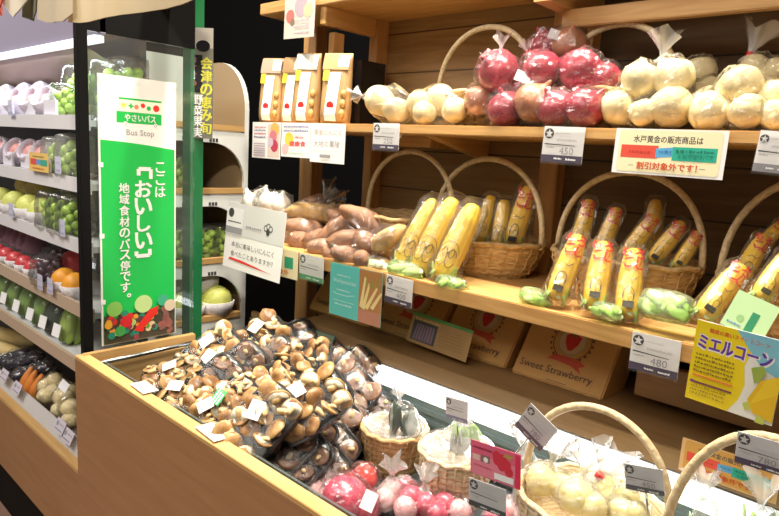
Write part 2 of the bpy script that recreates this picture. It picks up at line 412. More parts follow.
box('front_rail', (-.70, 1.29, 1.662), (XR, 1.315, 1.700), OAK, su, .002)
MB().box((-.72, 1.20, 1.70), (-.68, 1.45, 1.765)).box((-.72, 1.41, 1.60), (-.68, 1.45, 1.70)).build('bracket', OAKY, su)
box('ledge_board', (-1.32, 1.10, .852), (XR, 1.44, .893), BROWN, su, .002)
box('lower_back_rail', (-.43, 1.25, .912), (XR, 1.272, .985), wood('dark_rail', (.30, .16, .06), (.40, .23, .09)), su, .002)
box('lower_back_panel', (-1.40, 1.42, .893), (XR, 1.44, 1.06), BLACK, su)
# little shelf cleats seen under the upper shelf
box('shelf_cleat', (-1.20, 1.30, ZU - .05), (-1.05, 1.45, ZU - .022), OAK, su, .002)
MB().add([(-.99, 1.19, ZU - .022), (-.99, 1.44, ZU - .022), (-.99, 1.44, ZU - .075), (-.96, 1.19, ZU - .022), (-.96, 1.44, ZU - .022), (-.96, 1.44, ZU - .075)], [(0, 1, 2), (3, 5, 4), (0, 2, 5, 3), (0, 3, 4, 1), (1, 4, 5, 2)], smooth=False).build('shelf_bracket', OAKY, su)
MB().box((-1.055, 1.146, ZU - .032), (-1.03, 1.16, ZU - .020)).build('shelf_clip', WHITE, su)

# ================================================================== CHILLED CASE (front)
XE = -1.577
cc = thing('chilled_produce_case', 'low open chilled case clad in brown wood, full of mushrooms and baskets', 'display case')
box('front_panel', (XE, .588, 0), (XR, .604, .812), CASEW, cc)
box('front_rim', (XE, .588, .812), (XR, .618, .822), RIMW, cc, .001)
box('end_panel', (XE, .604, 0), (XE + .018, .914, .824), RIMY, cc, .001)
box('end_panel', (XE, .914, 0), (XE + .018, 1.42, .775), RIMY, cc, .001)
box('inner_panel', (XE + .018, .618, .60), (XE + .03, 1.09, .795), RIMY, cc)
MB().tube([(XE + .045, .632, .804), (XE + .045, 1.03, .812)], .006).build('end_rail', STEEL, cc)
MB().box((XE + .04, .624, .792), (XR, .634, .803)).build('front_rail', BLK2, cc)
MB().box((XE + .05, .638, .74), (XR, .643, .808)).build('glass_strip', clear('glass_green', tint=(.80, .90, .86), haze=.10, gloss=.08, rough=.05, bump=0), cc)
box('floor_pan', (XE + .018, .604, .660), (XR, 1.11, .68), mat('pan', (.10, .11, .11), .5), cc)
vn = MB().box((-1.45, 1.10, .655), (XR, 1.112, .80))
for k in range(4): vn.box((-1.45, 1.094, .700 + k * .024), (XR, 1.10, .712 + k * .024))
vn.build('back_vent', mat('vent', (.17, .22, .215), .4), cc)
box('light_housing', (-1.31, 1.10, .800), (XR, 1.115, .850), WHITE, cc)
box('tube_light', (-1.30, 1.086, .806), (XR, 1.099, .848), glow('tube_glow', (.93, .98, 1.0), 1.25), cc)
box('rear_corner_board', (-1.555, 1.10, .60), (-1.32, 1.115, .865), BROWN, cc, .002)
MB().add([(-1.535, .65, .655), (-1.0, .65, .655), (-1.0, 1.09, .655), (-1.535, 1.09, .655), (-1.535, .65, .70), (-1.0, .65, .68), (-1.0, 1.09, .73), (-1.535, 1.09, .775)],
         [(0, 3, 2, 1), (4, 5, 6, 7), (0, 1, 5, 4), (1, 2, 6, 5), (2, 3, 7, 6), (3, 0, 4, 7)], smooth=False).build('display_riser', BLACK, cc)
MB().tube([(-1.46, 1.03, .875), (-1.40, 1.09, .88)], .004).build('rear_rail', STEEL, cc)

# ================================================================== MULTIDECK CASE (left)
LC = thing('multideck_fruit_case', 'open fruit case with five lit white shelves beyond the green banner', 'display case')
LX0, LX1 = -3.3, -1.60
box('back_wall', (LX0, .87, .30), (-1.80, .89, 1.75), mat('case_back', (.05, .05, .055), .5), LC)
box('tub_front', (LX0, .600, .235), (LX1 + .02, .614, .484), CASEW, LC)
box('tub_rim', (LX0, .597, .484), (LX1 + .02, .622, .496), RIMW, LC, .001)
MB().add([(LX0, .624, .485), (LX1, .624, .485), (LX1, .645, .530), (LX0, .645, .530), (LX0, .629, .482), (LX1, .629, .482), (LX1, .650, .527), (LX0, .650, .527)],
         [(0, 1, 2, 3), (7, 6, 5, 4), (3, 2, 6, 7), (0, 4, 5, 1), (0, 3, 7, 4), (1, 5, 6, 2)], smooth=False).build('price_rail', mat('rail_pale', (.62, .60, .60), .35), LC)
box('tub_floor', (LX0, .614, .395), (LX1, .87, .415), mat('pan2', (.22, .17, .12), .6), LC)
box('kickplate', (LX0, .64, 0), (LX1 + .02, .66, .235), BLACK, LC)
SHZ = (1.408, 1.247, 1.085, .908, .742)
SHY = .65
for k, z in enumerate(SHZ):
    sh = MB().box((LX0, SHY + .01, z - .016), (LX1 - .03, .87, z)).build('shelf', mat('shelf_white', (.62, .62, .62), .4), LC)
    MB().box((LX0, SHY, z - .026), (LX1 - .03, SHY + .010, z + .012)).build('price_strip', mat('strip_%d' % (k > 2), (.70, .69, .71) if k <= 2 else (.50, .38, .27), .35), sh)
MB().add([(LX0, .68, 1.594), (-1.70, .68, 1.594), (-1.70, .87, 1.50), (LX0, .87, 1.50)], [(0, 1, 2, 3)], smooth=False).build('canopy_underside', mat('canopy_under', (.20, .13, .09), .5), LC)
box('canopy_fascia', (LX0, .675, 1.615), (LX1, .688, 1.80), mat('canopy_violet', (.30, .27, .36), .45), LC)
box('tube_light', (LX0, .665, 1.597), (LX1 - .01, .688, 1.613), glow('tube_glow_left', (.90, .94, 1.0), .75), LC)
box('corner_post', (-1.618, .618, .0), (-1.594, .642, 1.80), BLACK, LC, .001)
box('canopy_end', (-1.612, .642, 1.62), (-1.600, .93, 1.80), BLACK, LC)
gp = MB().box((-1.606, .642, .60), (-1.600, .93, 1.618)).build('side_glass', GLASS, LC)
st = MB().add([(0, 0, 0), (.05, 0, 0), (.05, 0, .07), (0, 0, .07)], [(0, 1, 2, 3)], smooth=False)

# ================================================================== WHITE CUBBY SHELF (behind the green post)
EU = thing('white_cubby_shelf', 'white shelf with arched cubbies and wooden lips behind the green post', 'shelf unit')
EX, EY0, EY1 = -1.90, .90, 1.318
TIER = (.55, .738, .947, 1.193, 1.411, 1.65)
WHT = mat('cubby_white', (.74, .77, .76), .4); TAN = mat('cubby_tan', (.36, .26, .15), .6)
def arch_face(z0, z1, top=False):
    """white face with one opening, its top corner rounded"""
    R = .13; a, b = EY0 + .03, EY1 - .016; zo0, zo1 = z0 + .012, z1 - (.010 if top else .040)
    inner = [(a, zo0), (b, zo0), (b, zo1 - R)] + [(b - R + R * math.cos(t * math.pi / 16), zo1 - R + R * math.sin(t * math.pi / 16)) for t in range(1, 9)] + [(a, zo1)]
    if top: R2 = R + .016; outer = [(EY0, z0), (EY1, z0), (EY1, zo1 - R)] + [(EY1 - R2 + R2 * math.cos(t * math.pi / 16), z1 - R2 + .006 + R2 * math.sin(t * math.pi / 16) - .006 * (t / 8)) for t in range(1, 9)] + [(EY0, z1)]
    else: outer = [(EY0, z0), (EY1, z0), (EY1, zo1 - R)] + [(EY1, zo1 - R + (z1 - zo1 + R) * t / 4) for t in range(1, 5)] + [(EY1 + (b - R - EY1) * (t - 4) / 4, z1) for t in range(5, 9)] + [(EY0, z1)]
    n = len(inner); mb = MB(); vs = []
    for x in (EX, EX - .012): vs += [(x, p[0], p[1]) for p in outer] + [(x, p[0], p[1]) for p in inner]
    fs = []
    for i in range(n):
        j = (i + 1) % n
        fs += [(i, j, n + j, n + i), (2 * n + i, 3 * n + i, 3 * n + j, 2 * n + j), (n + i, n + j, 3 * n + j, 3 * n + i), (i, 2 * n + i, 2 * n + j, j)]
    return mb.add(vs, fs, 0, None, False)
for k in range(5):
    if k < 4: arch_face(TIER[k], TIER[k + 1]).build('cubby_face', WHT, EU)
    cb = MB().box((EX - .36, EY0, TIER[k] - .012), (EX - .012, EY1, TIER[k])).box((EX - .36, EY1 - .016, TIER[k]), (EX - .012, EY1 - .002, TIER[k] + .01 if k == 4 else TIER[k + 1] - .012)).box((EX - .37, EY0, TIER[k]), (EX - .36, EY1 - .002, TIER[k + 1] - (.02 if k == 4 else 0)))
    cb.build('cubby_box', TAN, EU)
    MB().box((EX - .02, EY0 + .03, TIER[k] + .004), (EX + .004, EY1 - .022, TIER[k] + .022)).build('wooden_lip', RIMY, EU)
    if k in (1, 2, 3, 4):
        for y0, n_ in ((1.06, 4), (1.16, 3)):
            lb = MB()
            for j in range(n_): lb.box((EX, y0 + j * .012, TIER[k] - .038), (EX + .001, y0 + .009 + j * .012, TIER[k] - .026))
            lb.build('price_mark', DK, EU)

# the top cubby's side board, its front corner rounded
z0, z1, R_ = TIER[4], TIER[5] + .01, .17
pf = [(EX - .36, z0), (EX, z0), (EX, z1 - R_)] + [(EX - R_ + R_ * math.cos(t * math.pi / 20), z1 - R_ + R_ * math.sin(t * math.pi / 20)) for t in range(1, 11)] + [(EX - .36, z1)]
n_ = len(pf)
sb_ = MB().add([(x, EY1 - .018, z) for x, z in pf] + [(x, EY1, z) for x, z in pf], [tuple(range(n_)), tuple(reversed(range(n_, 2 * n_)))], 0, None, False)
sb_.add([(x, EY1 - .018, z) for x, z in pf] + [(x, EY1, z) for x, z in pf], [(i, (i + 1) % n_, n_ + (i + 1) % n_, n_ + i) for i in range(n_)], 1, None, False).build('rounded_side_board', [TAN, WHT], EU)

# ================================================================== GREEN POST, STRIP SIGN, AWNING
tag(MB().box((-1.722, .962, 0), (-1.678, 1.004, 2.2)).build('green_post', mat('green_paint', (.012, .16, .055), .35)), 'tall green square post between banner and white cubby shelf', 'post')
fr = frame(P(202.5, 84, x=-1.66), (.80, .60, 0), (0, 0, 1)); a_, b_ = P(192, 84, x=-1.66), P(215, 84, x=-1.66)
ss, p = card('strip_sign', 'narrow black strip sign with yellow and white writing hung on green post', 'sign', fr, .062, .31, mat('sign_ground', (.17, .17, .14), .15), None, .003)
p.rect(.0, .82, 1, 1, mat('clip_clear', (.42, .40, .36), .2), 'clip').disc(.52, .84, .34, BLK2, 'clip', 20, .75)
p.rect(.12, .42, .5, .76, BLK2, 'print')
YL = ink((.62, .60, .06))
p.vtext('会津の恵み旬', .70, .74, .105, .118, YL, .03).vtext('野菜果実', .30, .40, .09, .10, WI, .02)
p.vtext('おすすめ', .1, .74, .05, .07, ink((.55, .15, .12)), .02)
p.done()

AW = thing('shop_awning', 'cream cloth awning with scalloped hem along the top', 'awning')
def cloth(pts_top, pts_bot, m, name='valance', y=.46, amp=.006):
    n = len(pts_bot); vs, fs = [], []
    for lay in range(4):
        for i in range(n):
            a, b = P(*pts_top[i], y=y), P(*pts_bot[i], y=y); q = a.lerp(b, lay / 3)
            vs.append((q.x, y + amp * math.sin(i * 1.1) * (.4 + lay / 3), q.z))
    for l in range(3):
        for i in range(n - 1): fs.append((l * n + i, (l + 1) * n + i, (l + 1) * n + i + 1, l * n + i + 1))
    m2 = MB().add(vs, fs); off = len(m2.v); m2.v += [(a, b + .002, c) for a, b, c in m2.v]; m2.f += [[i + off for i in reversed(f)] for f in m2.f]; m2.m += m2.m[:]; m2.sm += m2.sm[:]
    return m2.build(name, m, AW)
CRM = mat('awning_cream', (.66, .52, .30), .8, (.72, .58, .36), 12, .1); 
def seg(x0, x1, y0, y1, n=9): return [(x0 + (x1 - x0) * i / (n - 1), y0 + (y1 - y0) * i / (n - 1)) for i in range(n)]
def top_of(b): return [(x + 2, y - 70 - (x * .02)) for x, y in b]
b1 = [(68, 22), (75, 22), (85, 21), (95, 20.5), (110, 18.5), (125, 15.5), (140, 12), (160, 7.5), (180, 3), (200, -2), (230, -9)]
cloth(top_of(b1), b1, CRM)
b2 = [(37, 19), (42, 21.5), (48, 22), (55, 22.5), (60, 22.5), (66, 22), (71, 13)]
cloth(top_of(b2), b2, mat('awning_grey', (.52, .43, .30), .8), y=.455)
b3 = [(22, 17), (26, 19), (30, 20.5), (34, 21), (37, 21), (39, 12)]
cloth(top_of(b3), b3, mat('awning_dark', (.11, .10, .05), .8), y=.465)
b4 = [(3, 4), (5, 12), (9, 16), (14, 17), (19, 15.5), (23, 10), (25, 0)]
cloth(top_of(b4), b4, mat('awning_white', (.74, .66, .52), .8), y=.45)
b5 = [(-12, 10), (-6, 14), (-2, 15), (1, 14), (3, 10), (5, 2)]
cloth(top_of(b5), b5, mat('awning_red', (.62, .10, .04), .7), y=.452)
a_ = P(118, 27, y=.80); b_ = P(187, 14, y=.80)
tag(MB().box((P(118, 27, y=.85).x, .80, 1.735), (P(190, 20, y=.80).x, .86, 1.80)).build('red_box', mat('red_card', (.42, .03, .012), .5)), 'red box standing on top of the fruit case under the awning', 'box')

# ================================================================== BUS STOP BANNER
BX = -1.588
tlp, trp, blp = P(100, 75, x=BX), P(176, 83, x=BX), P(97, 350, x=BX)
bw, bh = .206, .692
bn, p = card('bus_stop_banner', 'tall green and white bus stop banner standing on the case end', 'banner', frame((BX, (.66 + .866) / 2, .829 + bh / 2), (0, 1, 0), (0, 0, 1)), bw, bh, mat('banner_white', (.86, .88, .86), .35), None, .004)
BG = mat('banner_green', (.012, .50, .085), .4)
p.poly([(.02, .005), (.98, .005), (.98, .745)] + [(.98 - .96 * t / 10, .745 + .035 * math.sin(t / 10 * math.pi) * .2 + .025 * (t / 10) ** 1.5) for t in range(1, 11)], BG, 'green_field')
# bus drawing
p.poly([(.22, .835), (.80, .835), (.80, .875), (.22, .875)], BG, 'bus_drawing').rect(.25, .918, .80, .925, BG, 'bus_drawing').rect(.25, .877, .80, .918, ink((.88, .86, .72)), 'bus_drawing')
RD = ink((.72, .03, .02))
p.disc(.73, .896, .042, RD, 'bus_drawing').disc(.555, .902, .030, RD, 'bus_drawing', 10).disc(.47, .895, .03, ink((.8, .25, .15)), 'bus_drawing', 8).star(.40, .897, .045, BG, 'bus_drawing', 4).star(.31, .898, .05, ink((.85, .65, .1)), 'bus_drawing').disc(.63, .894, .03, BG, 'bus_drawing', 8)
p.disc(.33, .832, .028, WI, 'bus_drawing').disc(.72, .832, .028, WI, 'bus_drawing').disc(.33, .832, .018, GR, 'bus_drawing').disc(.72, .832, .018, GR, 'bus_drawing').disc(.33, .832, .012, WI, 'bus_drawing').disc(.72, .832, .012, WI, 'bus_drawing')
p.text('やさいバス', .32, .842, .026, WI, .40, .02).text('Bus Stop', .34, .785, .028, GR, .36)
p.vtext('ここは', .78, .695, .040, .047, WI, .015, 'small_lettering').vtext('『おいしい』', .55, .690, .062, .066, WI, .03, 'headline_lettering').vtext('地域食材のバス停です。', .30, .615, .037, .0420, WI, .02, 'column_lettering')
# vegetables printed along the foot of the banner
VC = [(.66, .03, .02), (.75, .30, .03), (.05, .35, .05), (.30, .05, .08), (.45, .60, .18), (.75, .55, .3), (.12, .04, .05), (.02, .25, .15)]
p.rect(.02, .005, .98, .115, ink((.06, .05, .03)), 'vegetable_picture')
rv = random.Random(3)
for i in range(70):
    x = rv.uniform(.07, .93); y = rv.uniform(.012, .10) + .03 * abs(math.sin(x * 7)); c = VC[rv.randrange(8)]
    if x > .72: c = (.22 + rv.random() * .12, .10, .08)
    p.disc(x, y, rv.uniform(.025, .05), ink(c), 'vegetable_picture', 12)
p.disc(.53, .145, .12, ink((.50, .68, .28)), 'vegetable_picture').disc(.15, .14, .10, ink((.22, .50, .10)), 'vegetable_picture').disc(.80, .15, .08, ink((.05, .40, .22)), 'vegetable_picture').disc(.90, .125, .08, ink((.66, .55, .40)), 'vegetable_picture')
p.poly([(.40, .045), (.48, .035), (.72, .10), (.74, .13), (.62, .12)], RD, 'vegetable_picture').disc(.30, .085, .08, ink((.62, .02, .03)), 'vegetable_picture').disc(.22, .05, .07, ink((.06, .35, .08)), 'vegetable_picture').disc(.07, .08, .05, ink((.75, .38, .03)), 'vegetable_picture')
p.done()
for x, y in ((.03, .985), (.5, .985), (.97, .985), (.02, .68), (.02, .42), (.02, .17)):
    MB().box((x * bw - bw / 2 - .006, y * bh - bh / 2 - .006, .002), (x * bw - bw / 2 + .006, y * bh - bh / 2 + .006, .0032)).build('loop_tab', PAPER, bn)

#@@2

# ================================================================== MUSHROOM PACKS
CAP = mat('cap_brown', (.16, .07, .025), .38, (.40, .21, .08), 60, .1, contrast=(.4, .6)); CAPD = mat('cap_dark', (.13, .055, .03), .4, (.24, .12, .06), 16, .15)
GILL = mat('gills', (.84, .76, .56), .6, (.90, .84, .66), 40, .3, stretch=(1, 1, 8)); STEM = mat('stem', (.64, .44, .20), .5, (.76, .57, .30), 25, .1)
GILLD = mat('gills_dark', (.36, .22, .15), .6, (.46, .30, .20), 40, .3)
TRAY = mat('tray_black', (.010, .010, .012), .3); STICK = mat('sticker', (.86, .86, .88), .4); STGREEN = mat('sticker_green', (.05, .40, .12), .4)
def cap_mat(name, c0, c1, c2):
    """mushroom cap: dark crown fading to a paler brim"""
    m, nt, b = _new(name); N, L = nt.nodes, nt.links; tc = N.new('ShaderNodeTexCoord'); ln = N.new('ShaderNodeVectorMath'); ln.operation = 'LENGTH'
    mp = N.new('ShaderNodeMapping'); mp.inputs['Scale'].default_value = (1, 1, .3); L.new(tc.outputs['Object'], mp.inputs[0]); L.new(mp.outputs[0], ln.inputs[0])
    n = N.new('ShaderNodeTexNoise'); n.inputs['Scale'].default_value = 3.2; n.inputs['Detail'].default_value = 5; L.new(tc.outputs['Object'], n.inputs['Vector'])
    a = N.new('ShaderNodeMath'); a.operation = 'MULTIPLY_ADD'; a.inputs[1].default_value = 1.0; L.new(n.outputs['Fac'], a.inputs[0]); L.new(ln.outputs['Value'], a.inputs[2])
    r = N.new('ShaderNodeValToRGB'); e = r.color_ramp.elements; e[0].position, e[1].position = .0, 1.0
    e[0].color = (*c0, 1); e[1].color = (*c2, 1); k = e.new(.5); k.color = (*c1, 1)
    sb = N.new('ShaderNodeMath'); sb.operation = 'MULTIPLY_ADD'; sb.inputs[1].default_value = .62; sb.inputs[2].default_value = -.25; L.new(a.outputs[0], sb.inputs[0])
    L.new(sb.outputs[0], r.inputs[0]); L.new(r.outputs[0], b.inputs['Base Color']); b.inputs['Roughness'].default_value = .38; MATS[name] = m; return m
CAP = cap_mat('cap_brown2', (.10, .04, .015), (.28, .135, .045), (.58, .38, .17)); CAPT = cap_mat('cap_tan2', (.20, .09, .03), (.42, .23, .08), (.68, .48, .23))
def mush_meshes(cm, gm, sd=0):
    a = MB(); a.lathe([(0, .42), (.3, .44), (.62, .34), (.86, .14), (.99, -.08), (.98, -.22), (.88, -.28)], 16, 0)
    a.lathe([(.88, -.28), (.80, -.25), (.5, -.22), (.2, -.22), (0, -.22)], 16, 1)
    a.v = [tuple(V(p) * (1 + .16 * noise.noise(V((p[0] * 1.3 + sd * 5, p[1] * 1.3, sd)))) + V((0, 0, .14 * noise.noise(V((p[0] * 1.6, p[1] * 1.6 + sd * 3, 2)))))) for p in a.v]
    o = a.build('mushroom', [cm, gm]); b = MB(); b.tube([(0, 0, -.15), (.05, .02, -.45), (.20, .04, -.80), (.45, .06, -1.05), (.52, .07, -1.1)], [.33, .29, .28, .25, .10], 9)
    o2 = b.build('stem', STEM); m1, m2 = o.data, o2.data; bpy.data.objects.remove(o); bpy.data.objects.remove(o2); return m1, m2
MUSH = mush_meshes(CAP, GILL); MUSHV = [mush_meshes(CAP, GILL, k) for k in (1, 2)] + [mush_meshes(CAPT, GILL, k) for k in (3, 4, 5)]; MUSHD = mush_meshes(CAPD, GILLD); MUSHG = mush_meshes(CAPD, GILL)
TL, TW, TH = .148, .098, .024
tm = MB(); q = []
for (l, w_, z) in ((TL * .92, TW * .88, 0), (TL, TW, TH), (TL * .95, TW * .93, TH), (TL * .87, TW * .82, .004)):
    for j in range(24):
        t = 2 * math.pi * j / 24; c_, s_ = math.cos(t), math.sin(t); k = (abs(c_) ** 5 + abs(s_) ** 5) ** -.2; q.append((l / 2 * c_ * k, w_ / 2 * s_ * k, z))
tm.add(q, [(i * 24 + j, i * 24 + (j + 1) % 24, (i + 1) * 24 + (j + 1) % 24, (i + 1) * 24 + j) for i in range(3) for j in range(24)] + [tuple(reversed(range(24))), tuple(range(72, 96))], smooth=False)
_t = tm.build('tray', TRAY); TRAYM = _t.data; bpy.data.objects.remove(_t)
def film_mesh(seed):
    def fn(d):
        k = (abs(d.x) ** 4 + abs(d.y) ** 4 + abs(d.z) ** 4 + 1e-9) ** -.25; x, y, z = d.x * k, d.y * k, d.z * k
        n_ = noise.noise(V((x * 3 + seed, y * 3, z))) * .005
        return V((x * TL * .515, y * TW * .52, TH * .5 + (z * .5 + .5) * .034 - .012 + (n_ if z > 0 else 0)))
    o = MB().sph(fn, 24, 14).build('wrap_film', FILMT); m = o.data; bpy.data.objects.remove(o); return m
FILMS = [film_mesh(0), film_mesh(5), film_mesh(11)]
def pack(label, px, py, ang, nrm, kind='a', sticker=None, group=None, s=1.0, dpt=None, zz=None, xx=None, seed=0):
    c = P(px, py, x=xx, z=zz); n = V(nrm).normalized(); a = math.radians(ang)
    u = CR * math.cos(a) + CU * math.sin(a); u = (u - n * u.dot(n)).normalized(); v = n.cross(u)
    M = Matrix(((u.x, v.x, n.x, c.x), (u.y, v.y, n.y, c.y), (u.z, v.z, n.z, c.z), (0, 0, 0, 1))) @ Matrix.Translation((0, 0, -.022)) @ Matrix.Scale(s, 4)
    r = thing('mushroom_pack', label, 'mushroom pack', group=group, M=M); rr = random.Random(seed * 13 + int(px))
    inst('tray', TRAYM, r)
    if kind == 'g':       # gills up, neat rows
        for i in range(3):
            for j in range(2):
                m1, m2 = (MUSHG if rr.random() < .75 else MUSHD); R = rr.uniform(.024, .028)
                o = inst('mushroom', m1, r, ((i - 1) * .045 + rr.uniform(-.004, .004), (j - .5) * .044 + rr.uniform(-.003, .003), .019), (math.pi + rr.uniform(-.45, .45), rr.uniform(-.45, .45), rr.uniform(0, 6)), R); inst('stem', m2, o, s=(.8, .8, .62))
    elif kind == 'd':
        for i in range(3):
            for j in range(2):
                o = inst('mushroom', MUSHD[0], r, ((i - 1) * .045, (j - .5) * .044, .018), (math.pi + rr.uniform(-.6, .6), rr.uniform(-.6, .6), rr.uniform(0, 6)), rr.uniform(.019, .024)); inst('stem', MUSHD[1], o, s=(.8, .8, .6))
    else:
        for i in range(4):
            for j in range(3):
                up = rr.random() < .55; R = rr.uniform(.0175, .0215)
                e = (rr.uniform(-.75, .75) + (0 if up else 2.6), rr.uniform(-.7, .7), rr.uniform(0, 6))
                o = inst('mushroom', MUSHV[rr.randrange(5)][0], r, ((i - 1.5) * .035 + rr.uniform(-.005, .005), (j - 1) * .029 + rr.uniform(-.004, .004), .026 + rr.uniform(0, .007)), e, (R, R, R * .7)); inst('stem', MUSH[1], o, s=(1, 1, rr.uniform(.7, 1.0)))
                if up and i < 3 and j < 2:
                    q = inst('mushroom', MUSH[1], r, ((i - 1.0) * .034, (j - .5) * .034, .037), (1.5 + rr.uniform(-.3, .3), rr.uniform(-.4, .4), rr.uniform(0, 6)), R * .85); q.name = 'loose_stem'
    inst('wrap_film', FILMS[seed % 3], r)
    for (sx, sy, m) in (sticker or []):
        e = MB().box((-.017, -.013, 0), (.017, .013, .0006)).build('price_sticker', m, r, (sx, sy, .047)); e.rotation_euler = (rr.uniform(-.1, .1), rr.uniform(-.15, .15), rr.uniform(-.4, .4))
        for k in range(3): MB().box((-.015, -.009 + k * .007, .0006), (.010 + .003 * k, -.006 + k * .007, .0010)).build('sticker_print', LG if m is STICK else WI, e)
    return r
NF = (.30, -.62, .72)
pack('mushroom pack nearest the banner corner of the case, white price sticker', 172, 376, 14, (.2, -.45, .87), 'a', [(0, .012, STICK)], zz=.812, seed=1)
pack('mushroom pack lying against the front rim, sticker on its stems, near the white rim card', 186, 396, -8, (.2, -.5, .85), 'a', [(-.02, .01, STICK)], zz=.815, seed=2)
pack('large tan mushroom pack with two white stickers leaning along the wooden end wall', 209, 353, 48, NF, 'a', [(.012, .012, STICK), (-.005, -.028, STICK)], zz=.845, s=1.12, seed=3)
pack('mushroom pack with sticker standing highest at the back, below the hanging white card', 257, 341, 50, NF, 'a', [(.018, .015, STICK)], zz=.872, s=1.12, seed=4)
pack('dark mushroom pack behind the highest pack, beside the small black card', 289, 338, 40, (.3, -.5, .8), 'd', zz=.862, seed=5)
pack('pack of pale tan mushrooms lying flat beside the black card', 303, 356, 2, (.15, -.5, .85), 'a', zz=.868, s=.98, seed=6)
pack('small mushroom pack under clear film next to the lit tube at the back', 334, 354, -8, (.15, -.5, .85), 'd', zz=.845, s=.95, seed=7)
pack('pack with three glossy tan mushrooms in the middle of the pile', 285, 381, 42, NF, 'a', zz=.850, s=.95, seed=8)
pack('pack of reddish tan mushrooms with half hidden sticker in the middle of the pile', 259, 388, 30, NF, 'a', [(-.02, -.02, STICK)], zz=.838, s=.98, seed=9)
pack('mushroom pack with a green and white sticker near the front rim', 226, 405, 58, NF, 'a', [(.0, .012, STGREEN), (-.03, .02, STICK)], zz=.818, seed=10)
pack('big brown mushroom pack with white sticker overhanging the front rim', 259, 424, 55, (.35, -.66, .66), 'a', [(.012, .010, STICK)], zz=.842, s=1.12, seed=11)
pack('long pack of pale mushrooms under shiny film, right of the big brown pack', 311, 405, 43, (.42, -.62, .66), 'a', [(-.01, .028, STICK)], zz=.862, s=1.15, seed=12)
pack('dark mushroom pack standing on edge behind the pack with two stickers', 238, 369, 50, (.5, -.6, .5), 'd', zz=.825, seed=13)
pack('dark mushroom pack on edge left of the green stickered pack', 214, 383, 50, (.5, -.6, .5), 'd', zz=.805, seed=14)
pack('dark mushroom pack tucked under the highest pack', 270, 362, 48, (.5, -.6, .5), 'd', zz=.835, seed=15)
NG = (.50, -.52, .68); GL = 'black tray of mushrooms on edge in the packed rows, gills facing out'
for k, (px, py, xx, kd) in enumerate([(332, 372, -1.08, 'g'), (351, 372, -1.04, 'g'), (374, 386, -1.02, 'g'), (350, 398, -1.0, 'g'), (368, 410, -.985, 'g'), (329, 424, -.97, 'g'), (348, 436, -.95, 'g'),
        (303, 441, -.93, 'd'), (327, 456, -.92, 'd'), (352, 462, -.94, 'd'), (296, 464, -.88, 'd'), (318, 478, -.88, 'd'), (345, 480, -.92, 'd'), (280, 452, -.91, 'd'), (371, 438, -.985, 'd')]):
    pack(GL if kd == 'g' else 'black tray of dark mushrooms on edge in the low packed rows behind the front glass', px, py, 48, NG, kd, None, 'mushroom trays on edge with pale gills' if kd == 'g' else 'mushroom trays on edge with dark gills', 1.0, xx=xx, seed=20 + k)

# ================================================================== BASKETS
def basket(label, c, rb, rt, h, m=WICK, handle=None, group=None, sy=1.0, liner=None, name='wicker_basket', rot=0):
    r = thing(name, label, 'basket', c, (0, 0, rot), group)
    prof = [(0, .0)]; n = max(5, int(h / .011))
    for i in range(n):
        t = i / (n - 1); R = rb + (rt - rb) * t ** .8
        prof += [(R - .0015, h * t - .004), (R + .003, h * t), (R - .0015, h * t + .004)]
    prof += [(rt - .006, h), (rt - .008, h - .006), (rb - .006, .008), (0, .008)]
    MB().lathe(prof, 30, 0, None, 1, sy).build('body', m, r)
    rm = MB(); rm.tube([(rt * math.cos(t * math.pi / 18), rt * sy * math.sin(t * math.pi / 18), h + .003 * math.sin(t * 2.1)) for t in range(37)], .0055, 8); rm.build('rim', m, r)
    wv = MB()
    for k in range(26):
        a = 2 * math.pi * k / 26; pts = []
        for i in range(6):
            t = i / 5; R = (rb + (rt - rb) * t ** .8) + .0035 * (1 if (i + k) % 2 else -.4); pts.append((R * math.cos(a), R * sy * math.sin(a), h * t))
        wv.tube(pts, .0022, 5)
    wv.build('stakes', m, r)
    if handle:
        top, lean = handle; pts = []
        for t in range(25):
            a = math.pi * t / 24; pts.append((-rt * 1.0 * math.cos(a), lean * math.sin(a), h - .01 + (top - h + .01) * math.sin(a) ** .8))
        MB().tube(pts, .0068, 8).build('handle', WICKH, r)
    if liner is not None: MB().lathe([(0, h * .55), (rt * .8, h * .6), (rt * .93, h + .004), (rt * .99, h + .012), (rt * .95, h + .002)], 24, 0, None, 1, sy).build('liner', liner, r)
    return r
G = 'arched handle baskets'
basket('basket whose arched handle shows behind the bagged sweet potatoes', (-1.115, 1.30, ZM), .11, .155, .11, handle=(.285, .0), group=G, sy=.85)
basket('wicker basket of shaded corn behind the three plain yellow corn packs', (-.862, 1.305, ZM), .12, .160, .085, handle=(.278, .0), group=G, sy=.78)
basket('wicker basket of shaded corn behind the three red lettered corn packs', (-.506, 1.305, ZM), .125, .155, .09, handle=(.268, .0), group=G, sy=.78)
basket('wicker basket of corn at the frame edge behind the yellow corn poster', (-.160, 1.305, ZM), .12, .158, .09, handle=(.285, .0), group=G, sy=.78)
basket('basket whose handle arches behind the left red onion bags', (-.905, 1.31, ZU), .10, .140, .08, handle=(.245, 0), group=G, sy=.8)
basket('basket whose handle arches between the onions and the potatoes', (-.575, 1.31, ZU), .10, .125, .08, handle=(.222, 0), group=G, sy=.8)
FZ = .68
basket('small brown wicker basket holding the clear bag of leaves beside the mushroom trays', (-.842, .985, FZ), .055, .072, .092, WICK, None, 'small baskets in the chilled case', 1.0, FILMW)
basket('small pale wicker basket left of the pink card, lined with white film', (-.672, .985, FZ), .058, .076, .105, WICKP, None, 'small baskets in the chilled case', 1.0, FILMW)
basket('pale basket with tall arched handle holding bagged yellow pears', (-.376, .958, FZ), .10, .125, .138, WICKP, (.298, 0), G, .85)
